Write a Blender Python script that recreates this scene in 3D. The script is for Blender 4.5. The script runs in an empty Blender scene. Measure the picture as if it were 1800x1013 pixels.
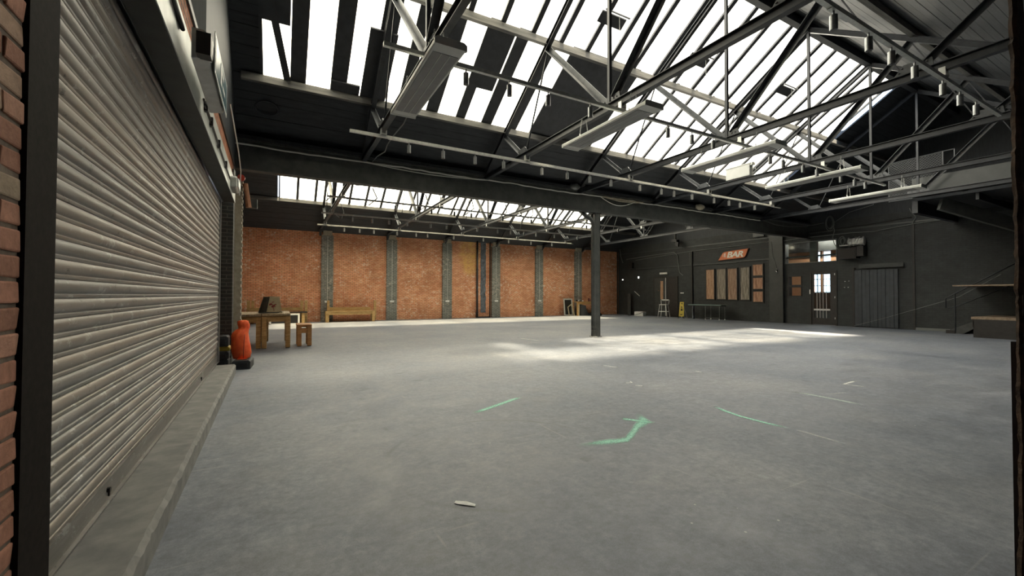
import bpy, math, random
from math import sin, cos, pi, radians, atan2, sqrt
from mathutils import Vector, Matrix

random.seed(7)
SC = bpy.context.scene
COL = SC.collection

# ------------------------------------------------------------------ camera
YAW, PITCH, ROLL, FPX = 0.502874, 0.017689, 0.001981, 744.33
fw = Vector((sin(YAW)*cos(PITCH), cos(YAW)*cos(PITCH), sin(PITCH)))
rt = Vector((cos(YAW), -sin(YAW), 0)); up = rt.cross(fw)
rt2 = rt*cos(ROLL)+up*sin(ROLL); up2 = -rt*sin(ROLL)+up*cos(ROLL)
cam_d = bpy.data.cameras.new('camera')
cam_d.sensor_fit = 'HORIZONTAL'; cam_d.sensor_width = 36.0
cam_d.lens = FPX*36.0/1800.0
cam_d.clip_start = 0.02; cam_d.clip_end = 300
cam = bpy.data.objects.new('camera', cam_d); COL.objects.link(cam)
M = Matrix((rt2, up2, -fw)).transposed().to_4x4(); M.translation = Vector((0, 0, 1.4))
cam.matrix_world = M
SC.camera = cam

# ------------------------------------------------------------------ light
EXPOSURE = 0.5
SKY = 3.4
SUN = 40.0
w = bpy.data.worlds.new('sky'); SC.world = w; w.use_nodes = True
bg = w.node_tree.nodes['Background']
bg.inputs[0].default_value = (0.66, 0.80, 1.0, 1); bg.inputs[1].default_value = SKY
sd = bpy.data.lights.new('sun', 'SUN'); sd.energy = SUN; sd.angle = radians(7); sd.color = (1.0, 0.85, 0.62)
so = bpy.data.objects.new('sun', sd); COL.objects.link(so); so.location = (5, 5, 30)
so.rotation_euler = Vector((-0.03, 0.17, -1.0)).to_track_quat('-Z', 'Y').to_euler()
vs = SC.view_settings
vs.view_transform = 'Standard'; vs.look = 'None'; vs.gamma = 1.0; vs.use_curve_mapping = False
vs.exposure = EXPOSURE
cy = SC.cycles
cy.max_bounces = 10; cy.diffuse_bounces = 6; cy.glossy_bounces = 3; cy.transmission_bounces = 6
cy.transparent_max_bounces = 8; cy.sample_clamp_indirect = 8.0; cy.caustics_reflective = False; cy.caustics_refractive = False
cy.use_denoising = True

# ------------------------------------------------------------------ materials
def mat(name, col=(.5, .5, .5), rough=.6, metal=0.0, spec=.5):
    m = bpy.data.materials.new(name); m.use_nodes = True
    b = m.node_tree.nodes['Principled BSDF']
    b.inputs['Base Color'].default_value = (*col, 1)
    b.inputs['Roughness'].default_value = rough
    b.inputs['Metallic'].default_value = metal
    b.inputs['Specular IOR Level'].default_value = spec
    return m
class NT:
    def __init__(s, m): s.m = m; s.t = m.node_tree; s.b = s.t.nodes['Principled BSDF']
    def n(s, typ, **kw):
        nd = s.t.nodes.new(typ)
        for k, v in kw.items():
            if k in nd.inputs: nd.inputs[k].default_value = v
            else: setattr(nd, k, v)
        return nd
    def l(s, a, b): s.t.links.new(a, b)
    def coord(s, scale=(1, 1, 1), loc=(0, 0, 0), kind='Object'):
        tc = s.n('ShaderNodeTexCoord'); mp = s.n('ShaderNodeMapping')
        mp.inputs['Scale'].default_value = scale; mp.inputs['Location'].default_value = loc
        s.l(tc.outputs[kind], mp.inputs[0]); return mp.outputs[0]
    def noise(s, vec, scale, detail=4, rough=.55):
        nd = s.n('ShaderNodeTexNoise', Scale=scale, Detail=detail, Roughness=rough)
        if vec is not None: s.l(vec, nd.inputs['Vector'])
        return nd.outputs['Fac']
    def ramp(s, fac, stops):
        r = s.n('ShaderNodeValToRGB'); e = r.color_ramp.elements
        while len(e) < len(stops): e.new(.5)
        for i, (p, c) in enumerate(stops):
            e[i].position = p; e[i].color = (*c, 1) if len(c) == 3 else c
        s.l(fac, r.inputs[0]); return r.outputs[0]
    def mix(s, fac, a, b, bt='MIX'):
        x = s.n('ShaderNodeMix', data_type='RGBA', blend_type=bt)
        for sock, v in ((x.inputs[0], fac), (x.inputs[6], a), (x.inputs[7], b)):
            if hasattr(v, 'links') or hasattr(v, 'is_linked'): s.l(v, sock)
            elif isinstance(v, (int, float)): sock.default_value = v
            else: sock.default_value = (*v, 1)
        return x.outputs[2]
    def math(s, op, a, b=None):
        x = s.n('ShaderNodeMath', operation=op)
        for i, v in enumerate((a, b)):
            if v is None: continue
            if isinstance(v, (int, float)): x.inputs[i].default_value = v
            else: s.l(v, x.inputs[i])
        return x.outputs[0]
    def bump(s, h, strength=.3, dist=.01):
        b = s.n('ShaderNodeBump', Strength=strength, Distance=dist); s.l(h, b.inputs['Height']); s.l(b.outputs[0], s.b.inputs['Normal'])
    def col(s, c): s.l(c, s.b.inputs['Base Color'])
    def rough(s, r): s.l(r, s.b.inputs['Roughness'])

def noisy(name, c1, c2, scale=6, rough=.6, metal=0, bump=.1, stretch=(1, 1, 1), spec=.5, lo=.35, hi=.65, bd=.004):
    m = mat(name, c1, rough, metal, spec); t = NT(m); v = t.coord(stretch)
    f = t.noise(v, scale, 6, .6); t.col(t.ramp(f, [(lo, c1), (hi, c2)]))
    if bump: t.bump(f, bump, bd)
    return m

def floor_mat():
    m = mat('concrete_floor', (.3, .3, .3), .62, 0, .35); t = NT(m); v = t.coord()
    big = t.noise(v, .35, 5, .6); mid = t.noise(v, 2.2, 8, .65); fine = t.noise(v, 22, 6, .7); vf = t.noise(v, 120, 3, .6)
    c = t.ramp(big, [(.3, (.132, .148, .182)), (.5, (.182, .196, .226)), (.7, (.238, .245, .262))])
    c = t.mix(.5, c, t.ramp(mid, [(.28, (.26, .26, .27)), (.5, (.48, .48, .48)), (.72, (.76, .75, .73))]), 'OVERLAY')
    m2 = t.noise(v, 7.5, 10, .72); c = t.mix(.38, c, t.ramp(m2, [(.36, (.30, .30, .31)), (.5, (.5, .5, .5)), (.64, (.72, .72, .70))]), 'OVERLAY')
    c = t.mix(.55, c, t.ramp(fine, [(.3, (.32, .32, .32)), (.7, (.68, .68, .68))]), 'OVERLAY')
    c = t.mix(.25, c, t.ramp(vf, [(.3, (.3, .3, .3)), (.7, (.7, .7, .7))]), 'OVERLAY')
    # white plaster specks
    vo = t.n('ShaderNodeTexVoronoi', Scale=5.5); wv = t.coord((1, 1, 1), (3.1, 1.7, 0)); t.l(wv, vo.inputs['Vector'])
    sp = t.math('LESS_THAN', vo.outputs['Distance'], .045)
    clump = t.math('GREATER_THAN', t.noise(v, .9, 3), .56)
    c = t.mix(t.math('MULTIPLY', t.math('MULTIPLY', sp, clump), .75), c, (.52, .53, .52))
    # dark oily spots
    vo2 = t.n('ShaderNodeTexVoronoi', Scale=1.6); wv2 = t.coord((1, 1, 1), (9.1, 4.7, 0))
    nz = t.n('ShaderNodeTexNoise', Scale=5.0); t.l(wv2, nz.inputs['Vector'])
    vm = t.n('ShaderNodeVectorMath', operation='MULTIPLY_ADD'); t.l(nz.outputs['Color'], vm.inputs[0]); vm.inputs[1].default_value = (.25, .25, 0); t.l(wv2, vm.inputs[2])
    t.l(vm.outputs[0], vo2.inputs['Vector'])
    dk = t.ramp(vo2.outputs['Distance'], [(.07, (1, 1, 1)), (.13, (0, 0, 0))])
    c = t.mix(t.math('MULTIPLY', dk, .35), c, (.07, .072, .08))
    # long scratches
    for k, (sx, sy, lo) in enumerate(((.25, 6.0, .70), (5.0, .3, .715))):
        s = t.noise(t.coord((sx, sy, 1), (k*7.3, k*2.1, 0)), 3.0, 2, .5)
        c = t.mix(t.math('MULTIPLY', t.ramp(s, [(lo, (0, 0, 0)), (lo+.04, (1, 1, 1))]), .22), c, (.42, .42, .41))
    # circular scoring where something was dragged round
    gx = t.n('ShaderNodeTexGradient', gradient_type='SPHERICAL'); cv = t.coord((1/2.2, 1/2.2, 1), (-1.75/2.2, -3.35/2.2, 0)); t.l(cv, gx.inputs['Vector'])
    ring = t.ramp(gx.outputs['Fac'], [(.53, (0, 0, 0)), (.545, (1, 1, 1)), (.56, (0, 0, 0))])
    c = t.mix(t.math('MULTIPLY', t.math('MULTIPLY', ring, t.ramp(t.noise(v, 1.1, 2), [(.45, (0, 0, 0)), (.6, (1, 1, 1))])), .5), c, (.09, .09, .09))
    t.col(c)
    t.rough(t.ramp(mid, [(.3, (.42, .42, .42)), (.7, (.72, .72, .72))]))
    t.bump(t.math('ADD', t.math('MULTIPLY', fine, .6), t.math('MULTIPLY', mid, .6)), .25, .006)
    return m

def brick_mat(name, c1, c2, mortar, plane='xz', white=.0, rough=.85, bump=.6, dirt=(.02, .02, .02), dirtamt=.35, bw=.225, rh=.075, yellow=False):
    m = mat(name, c1, rough, 0, .25); t = NT(m); tc = t.n('ShaderNodeTexCoord')
    sx = t.n('ShaderNodeSeparateXYZ'); t.l(tc.outputs['Object'], sx.inputs[0]); cx = t.n('ShaderNodeCombineXYZ')
    t.l(sx.outputs['X' if plane == 'xz' else 'Y'], cx.inputs[0]); t.l(sx.outputs['Z'], cx.inputs[1]); v = cx.outputs[0]
    br = t.n('ShaderNodeTexBrick', Scale=1.0, offset=.5, offset_frequency=2, squash=1.0)
    br.inputs['Brick Width'].default_value = bw; br.inputs['Row Height'].default_value = rh
    br.inputs['Mortar Size'].default_value = .011; br.inputs['Mortar Smooth'].default_value = .3; br.inputs['Bias'].default_value = -.1
    br.inputs['Color1'].default_value = (*c1, 1); br.inputs['Color2'].default_value = (*c2, 1); br.inputs['Mortar'].default_value = (*mortar, 1)
    t.l(v, br.inputs['Vector'])
    big = t.noise(v, .6, 5, .6); mid = t.noise(v, 3.0, 6, .7); fine = t.noise(v, 30, 5, .7)
    c = t.mix(.5, br.outputs['Color'], t.ramp(mid, [(.3, (.3, .3, .3)), (.7, (.72, .72, .72))]), 'OVERLAY')
    c = t.mix(t.math('MULTIPLY', t.ramp(big, [(.35, (1, 1, 1)), (.55, (0, 0, 0))]), dirtamt), c, dirt)
    if white:
        wn = t.ramp(t.noise(v, 6, 8, .78), [(.54, (0, 0, 0)), (.58, (1, 1, 1))])
        zone = t.ramp(t.noise(v, .8, 3, .5), [(.44, (.12, .12, .12)), (.60, (1, 1, 1))])
        c = t.mix(t.math('MULTIPLY', t.math('MULTIPLY', wn, zone), white), c, (.80, .68, .55))
    if yellow:
        gy = t.n('ShaderNodeTexGradient', gradient_type='SPHERICAL'); mp = t.n('ShaderNodeMapping'); mp.inputs['Location'].default_value = (-10.4/.9, -3.9/1.6, 0); mp.inputs['Scale'].default_value = (1/.9, 1/1.6, 1); t.l(v, mp.inputs[0]); t.l(mp.outputs[0], gy.inputs['Vector'])
        c = t.mix(t.math('MULTIPLY', t.ramp(gy.outputs['Fac'], [(.1, (0, 0, 0)), (.45, (1, 1, 1))]), t.ramp(mid, [(.4, (.2, .2, .2)), (.6, (.8, .8, .8))])), c, (.80, .50, .14))
    t.col(c)
    h = t.math('ADD', t.math('MULTIPLY', br.outputs['Fac'], -1.0), t.math('MULTIPLY', fine, .35))
    t.bump(h, bump, .012)
    return m

def wood_mat(name, c1, c2, scale=3, stretch=(1, 1, 8), rough=.6, bump=.15):
    m = mat(name, c1, rough, 0, .3); t = NT(m); v = t.coord(stretch)
    n1 = t.noise(v, scale, 6, .65); n2 = t.noise(v, scale*6, 4, .6)
    c = t.ramp(n1, [(.40, c1), (.60, c2)]); c = t.mix(.6, c, t.ramp(n2, [(.3, (.3, .3, .3)), (.7, (.7, .7, .7))]), 'OVERLAY')
    t.col(c); t.bump(n2, bump, .003); return m

def glass_pane_mat(name='obscured_rooflight_glass', clear=.22, dirty=.35, wired=0, tint=(1, 1, 1)):
    m = bpy.data.materials.new(name); m.use_nodes = True; t = NT.__new__(NT); t.m = m; t.t = m.node_tree
    nt = m.node_tree; nt.nodes.remove(nt.nodes['Principled BSDF']); out = nt.nodes['Material Output']
    t.b = None
    v = t.coord()
    dirt = t.noise(v, 3.0, 7, .65); fine = t.noise(v, 35, 3, .6)
    ninfo = t.n('ShaderNodeObjectInfo')
    c = t.ramp(dirt, [(.27, (.16, .16, .14)), (.34, (.62, .62, .58)), (.5, (.80, .82, .80)), (.7, (.93, .95, .95))])
    c = t.mix(.25, c, t.ramp(fine, [(.3, (.35, .35, .35)), (.7, (.65, .65, .65))]), 'OVERLAY')
    c = t.mix(t.math('MULTIPLY', ninfo.outputs['Random'], dirty), c, (.62, .60, .50))
    if wired:
        wv = t.n('ShaderNodeTexChecker', Scale=60.0); t.l(t.coord((1, 1, 1)), wv.inputs['Vector'])
        c = t.mix(.25, c, t.ramp(wv.outputs['Fac'], [(.4, (.3, .3, .3)), (.6, (.6, .6, .6))]), 'OVERLAY')
    c = t.mix(1.0, c, tint, 'MULTIPLY')
    tr = t.n('ShaderNodeBsdfTranslucent'); t.l(c, tr.inputs[0])
    tp = t.n('ShaderNodeBsdfTransparent'); t.l(c, tp.inputs[0])
    ms = t.n('ShaderNodeMixShader'); ms.inputs[0].default_value = clear
    t.l(tr.outputs[0], ms.inputs[1]); t.l(tp.outputs[0], ms.inputs[2])
    gl = t.n('ShaderNodeBsdfGlossy', Roughness=.25); gl.inputs[0].default_value = (.8, .8, .8, 1)
    ms2 = t.n('ShaderNodeMixShader'); ms2.inputs[0].default_value = .05
    t.l(ms.outputs[0], ms2.inputs[1]); t.l(gl.outputs[0], ms2.inputs[2]); t.l(ms2.outputs[0], out.inputs[0])
    return m

def clear_glass(name='clear_glass', tint=(.9, .95, .93)):
    m = bpy.data.materials.new(name); m.use_nodes = True; nt = m.node_tree
    nt.nodes.remove(nt.nodes['Principled BSDF']); out = nt.nodes['Material Output']
    tp = nt.nodes.new('ShaderNodeBsdfTransparent'); tp.inputs[0].default_value = (*tint, 1)
    gl = nt.nodes.new('ShaderNodeBsdfGlossy'); gl.inputs['Roughness'].default_value = .05
    ms = nt.nodes.new('ShaderNodeMixShader'); ms.inputs[0].default_value = .06
    nt.links.new(tp.outputs[0], ms.inputs[1]); nt.links.new(gl.outputs[0], ms.inputs[2]); nt.links.new(ms.outputs[0], out.inputs[0])
    return m

def emit(name, col, st):
    m = mat(name, col); b = m.node_tree.nodes['Principled BSDF']
    b.inputs['Emission Color'].default_value = (*col, 1); b.inputs['Emission Strength'].default_value = st; return m

def spray_mat(name, col, dens):
    m = mat(name, col, .7, 0, .2); t = NT(m)
    uv = t.n('ShaderNodeUVMap'); sx = t.n('ShaderNodeSeparateXYZ'); t.l(uv.outputs[0], sx.inputs[0])
    a = t.math('ABSOLUTE', t.math('SUBTRACT', sx.outputs['X'], .5))
    e = t.ramp(a, [(.10, (1, 1, 1)), (.5, (0, 0, 0))])
    b = t.ramp(t.math('ABSOLUTE', t.math('SUBTRACT', sx.outputs['Y'], .5)), [(.30, (1, 1, 1)), (.5, (0, 0, 0))])
    n1 = t.ramp(t.noise(t.coord(), 60, 4, .7), [(.36, (.40, .40, .40)), (.56, (1, 1, 1))])
    al = t.math('MULTIPLY', t.math('MULTIPLY', t.math('MULTIPLY', e, b), n1), dens)
    t.l(al, t.b.inputs['Alpha']); return m

MT = {}
MT['floor'] = floor_mat()
MT['brick_back'] = brick_mat('orange_brick_back', (.92, .47, .27), (.74, .31, .15), (.32, .18, .12), 'xz', .9, dirt=(.34, .13, .06), dirtamt=.5, yellow=True)
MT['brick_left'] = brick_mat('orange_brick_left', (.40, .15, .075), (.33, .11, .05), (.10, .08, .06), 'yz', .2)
MT['brick_grey'] = brick_mat('grey_painted_brick', (.17, .18, .165), (.105, .115, .108), (.36, .35, .31), 'xz', .5, dirt=(.25, .24, .2), dirtamt=.15)
MT['brick_dark'] = brick_mat('dark_painted_brick', (.046, .050, .050), (.038, .042, .042), (.034, .037, .037), 'yz', 0, .55, .25)
MT['brick_darkx'] = brick_mat('dark_painted_brick_x', (.045, .048, .046), (.035, .037, .036), (.09, .09, .08), 'xz', 0, .6, .4)
MT['near_brick'] = None
m = mat('weathered_red_brick', (.3, .12, .07), .9, 0, .2); t = NT(m); v = t.coord(kind='Object'); oi = t.n('ShaderNodeObjectInfo')
q = t.n('ShaderNodeVectorMath', operation='SCALE'); q.inputs[0].default_value = (37, 91, 53); t.l(oi.outputs['Random'], q.inputs['Scale'])
a_ = t.n('ShaderNodeVectorMath', operation='ADD'); t.l(v, a_.inputs[0]); t.l(q.outputs[0], a_.inputs[1]); v = a_.outputs[0]
c = t.ramp(oi.outputs['Random'], [(0, (.28, .14, .095)), (.5, (.38, .19, .13)), (.85, (.43, .24, .17)), (1, (.32, .25, .18))])
nz = t.noise(v, 25, 6, .7); nb = t.noise(v, 90, 3, .6)
c = t.mix(.5, c, t.ramp(nz, [(.3, (.25, .25, .25)), (.7, (.7, .7, .7))]), 'OVERLAY'); t.col(c)
t.bump(t.math('ADD', nz, t.math('MULTIPLY', nb, .5)), .5, .006); MT['near_brick'] = m
MT['mortar'] = noisy('old_mortar', (.10, .075, .055), (.17, .13, .10), 20, .95)
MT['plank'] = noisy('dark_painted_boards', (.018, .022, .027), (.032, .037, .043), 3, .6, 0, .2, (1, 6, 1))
MT['steel'] = noisy('dark_painted_steel', (.016, .019, .024), (.030, .034, .040), 8, .45, .0, .08, spec=.45)
MT['girder'] = noisy('worn_dark_girder_paint', (.045, .050, .048), (.085, .090, .085), 3, .5, 0, .08)
MT['web'] = noisy('grey_painted_steel', (.045, .05, .055), (.085, .09, .095), 9, .42, .1, .1, spec=.5)
MT['purlin'] = noisy('dusty_painted_timber', (.10, .10, .095), (.20, .195, .18), 5, .7, 0, .2, (.3, 3, 3))
MT['bar'] = noisy('dark_glazing_bar', (.022, .026, .032), (.038, .042, .050), 6, .5)
MT['glass'] = glass_pane_mat('obscured_rooflight_glass', .30, .25)
MT['glass_wired'] = glass_pane_mat('wired_rooflight_glass', .06, .35, 1, (.86, .87, .86))
MT['glass_far'] = glass_pane_mat('far_rooflight_glass', .30, .15, 0, (1, .98, .88))
MT['clear'] = clear_glass()
MT['galv'] = noisy('galvanised_steel', (.48, .49, .47), (.62, .63, .60), 14, .42, .75, .05)
MT['track'] = noisy('light_track_metal', (.50, .51, .48), (.64, .65, .61), 20, .38, .35, .02)
MT['spot'] = noisy('brushed_lamp_grey', (.24, .25, .25), (.34, .35, .35), 30, .35, .6, .02)
MT['spotcap'] = mat('lamp_face_black', (.02, .02, .02), .3)
MT['heater'] = noisy('cream_painted_heater', (.50, .51, .48), (.56, .57, .54), 4, .42, 0, .02)
MT['heater_face'] = noisy('grey_heater_face', (.20, .20, .20), (.24, .24, .24), 4, .5, .1, .02)
MT['black'] = mat('black_plastic', (.012, .012, .013), .45)
MT['blackrub'] = noisy('grey_black_rubber', (.022, .024, .026), (.045, .047, .050), 30, .65, 0, .2)
MT['yellow'] = noisy('yellow_plastic', (.55, .42, .04), (.42, .32, .04), 10, .5)
MT['white'] = noisy('white_plastic', (.70, .71, .69), (.78, .79, .77), 10, .45, 0, .02)
MT['cable_w'] = mat('white_cable', (.62, .62, .57), .5)
MT['cable_g'] = mat('grey_cable', (.16, .17, .16), .5)
MT['cable_b'] = mat('black_cable', (.02, .02, .02), .5)
MT['wood'] = wood_mat('oiled_pine', (.40, .22, .08), (.56, .35, .15))
MT['woodtop'] = wood_mat('weathered_table_top', (.34, .25, .15), (.50, .39, .25), 3, (8, 1, 8))
MT['woodred'] = wood_mat('reddish_pine', (.42, .19, .07), (.55, .29, .12))
MT['woodbench'] = wood_mat('bench_pine', (.42, .26, .10), (.58, .40, .18), 3, (1, 6, 6))
def shutter_mat():
    m = mat('galvanised_shutter', (.4, .4, .4), .42, .55); t = NT(m); v = t.coord((6, .5, 6)); v2 = t.coord((2, 1.2, 2))
    oi = t.n('ShaderNodeObjectInfo')
    def off(vec):
        q = t.n('ShaderNodeVectorMath', operation='SCALE'); q.inputs[0].default_value = (37, 91, 53); t.l(oi.outputs['Random'], q.inputs['Scale'])
        a = t.n('ShaderNodeVectorMath', operation='ADD'); t.l(vec, a.inputs[0]); t.l(q.outputs[0], a.inputs[1]); return a.outputs[0]
    v = off(v); v2 = off(v2); n1 = t.noise(v, 5, 6, .7); n2 = t.noise(v2, 4, 7, .78)
    c = t.ramp(n1, [(.3, (.13, .125, .12)), (.7, (.30, .29, .28))])
    c = t.mix(t.math('MULTIPLY', t.ramp(oi.outputs['Random'], [(.3, (0, 0, 0)), (.9, (1, 1, 1))]), .3), c, (.38, .31, .24))
    c = t.mix(t.math('MULTIPLY', t.ramp(n2, [(.57, (0, 0, 0)), (.64, (1, 1, 1))]), .5), c, (.55, .56, .56))
    c = t.mix(t.math('MULTIPLY', t.ramp(n2, [(.33, (1, 1, 1)), (.40, (0, 0, 0))]), .75), c, (.05, .05, .05))
    t.col(c); t.rough(t.ramp(n1, [(.3, (.38, .38, .38)), (.7, (.6, .6, .6))])); t.bump(n1, .08, .002); return m
MT['shutter'] = shutter_mat()
MT['guide'] = noisy('dull_guide_steel', (.30, .30, .28), (.38, .38, .36), 6, .45, .4, .05)
MT['jamb'] = noisy('brown_black_post', (.010, .008, .007), (.016, .013, .011), 40, .85, spec=.1)
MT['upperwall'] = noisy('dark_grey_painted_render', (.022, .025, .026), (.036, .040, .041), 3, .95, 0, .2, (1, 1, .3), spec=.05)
MT['boxsteel'] = noisy('shutter_hood_steel', (.40, .42, .40), (.58, .60, .57), 3, .45, .25, .05)
MT['soffit'] = noisy('hood_soffit_grey', (.045, .048, .046), (.065, .068, .066), 5, .5, .1, .05)
MT['concrete'] = noisy('kerb_concrete', (.15, .15, .15), (.23, .225, .215), 6, .8, 0, .35)
MT['wallgrey'] = noisy('grey_painted_render', (.10, .11, .11), (.15, .16, .155), 3, .6, 0, .2, (1, 1, .3))
MT['beige'] = noisy('beige_render', (.30, .27, .20), (.40, .36, .28), 12, .85, 0, .3)
MT['terracotta'] = noisy('terracotta_pipe', (.36, .15, .08), (.48, .26, .16), 10, .8, 0, .3)
MT['redplastic'] = mat('red_alarm_plastic', (.45, .05, .03), .4)
MT['orangebag'] = noisy('orange_sack', (.80, .09, .025), (.92, .16, .04), 12, .5, 0, .3, bd=.01)
MT['card'] = noisy('brown_paper_bag', (.40, .33, .20), (.52, .45, .30), 8, .8)
MT['cardside'] = noisy('dark_bag_side', (.03, .035, .03), (.06, .065, .055), 8, .7)
MT['cardprint'] = mat('maroon_print', (.22, .03, .03), .7)
MT['panelwoods'] = [wood_mat('reclaimed_wood_a', (.30, .17, .10), (.46, .29, .18), 4, (3, 3, .5)), wood_mat('reclaimed_wood_b', (.17, .14, .11), (.34, .29, .23), 5, (3, 3, .4)),
                    wood_mat('reclaimed_wood_c', (.24, .14, .09), (.42, .28, .19), 5, (3, 3, .4)), wood_mat('reclaimed_wood_d', (.16, .14, .11), (.38, .34, .28), 5, (3, 3, .4)),
                    wood_mat('reclaimed_wood_e', (.34, .17, .10), (.55, .33, .21), 5, (3, 3, .5))]
MT['sign_orange'] = noisy('orange_sign', (.62, .16, .05), (.70, .20, .07), 8, .5, 0, 0)
MT['sign_white'] = mat('cream_lettering', (.9, .86, .76), .5)
MT['sign_edge'] = mat('brown_sign_edge', (.12, .03, .015), .6)
MT['sign_fade'] = mat('pale_orange_band', (.74, .46, .30), .5)
MT['door'] = noisy('dark_green_black_paint', (.034, .039, .038), (.048, .053, .051), 4, .4)
MT['corr'] = noisy('blue_black_cladding', (.026, .033, .040), (.042, .051, .060), 4, .45)
MT['trim'] = noisy('black_brown_trim', (.016, .014, .013), (.026, .023, .021), 6, .5)
MT['lobbywall'] = noisy('orange_plaster_wall', (.72, .38, .22), (.80, .46, .28), 2, .8, 0, .05)
MT['lobbydark'] = mat('lobby_dark', (.03, .03, .03), .6)
MT['lobbyfloor'] = mat('lobby_floor', (.25, .24, .22), .5)
MT['tube'] = emit('lit_tube', (1, .93, .82), 220)
MT['lampon'] = emit('small_lit_lamp', (1, .97, .9), 1.0)
MT['chrome'] = noisy('chrome', (.7, .7, .7), (.8, .8, .8), 10, .2, 1, 0)
MT['silver'] = noisy('silver_paint', (.55, .56, .54), (.68, .69, .67), 10, .4, .3, 0)
MT['greentop'] = mat('green_grey_table_edge', (.16, .24, .22), .5)
MT['denim'] = noisy('blue_denim', (.13, .20, .32), (.30, .40, .52), 10, .8, 0, .3)
MT['mirrorframe'] = noisy('pale_frame', (.42, .40, .36), (.52, .50, .45), 8, .6)
MT['mirrordark'] = mat('dark_mirror', (.02, .022, .02), .12)
MT['maroon'] = mat('maroon_object', (.12, .02, .025), .5)
MT['debris'] = noisy('brown_broken_plaster', (.02, .014, .010), (.12, .08, .055), 30, .95, 0, .8, bd=.01)
MT['blackwall'] = noisy('black_paint_near', (.012, .013, .015), (.020, .022, .024), 10, .7)
MT['deck'] = wood_mat('stage_ply', (.22, .16, .11), (.32, .25, .18), 3, (1, 4, 4))
MT['exitblue'] = mat('teal_sign_film', (.02, .10, .13), .3)
MT['mesh'] = mat('cage_wire', (.10, .105, .11), .4, .4)
MT['bluestrip'] = noisy('blue_grey_peeling_strip', (.05, .06, .07), (.16, .18, .21), 5, .6, 0, .3)
MT['spray_g'] = spray_mat('green_spray_paint', (.42, .82, .66), .9)
MT['spray_w'] = spray_mat('faded_pale_green_spray', (.75, .88, .80), .75)
MT['chalk'] = spray_mat('white_chalk', (.88, .89, .86), .95)
MT['chalk2'] = spray_mat('worn_white_line', (.80, .82, .80), .45)
MT['paper'] = noisy('white_paper', (.75, .76, .74), (.82, .83, .81), 15, .8, 0, .1)

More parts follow.
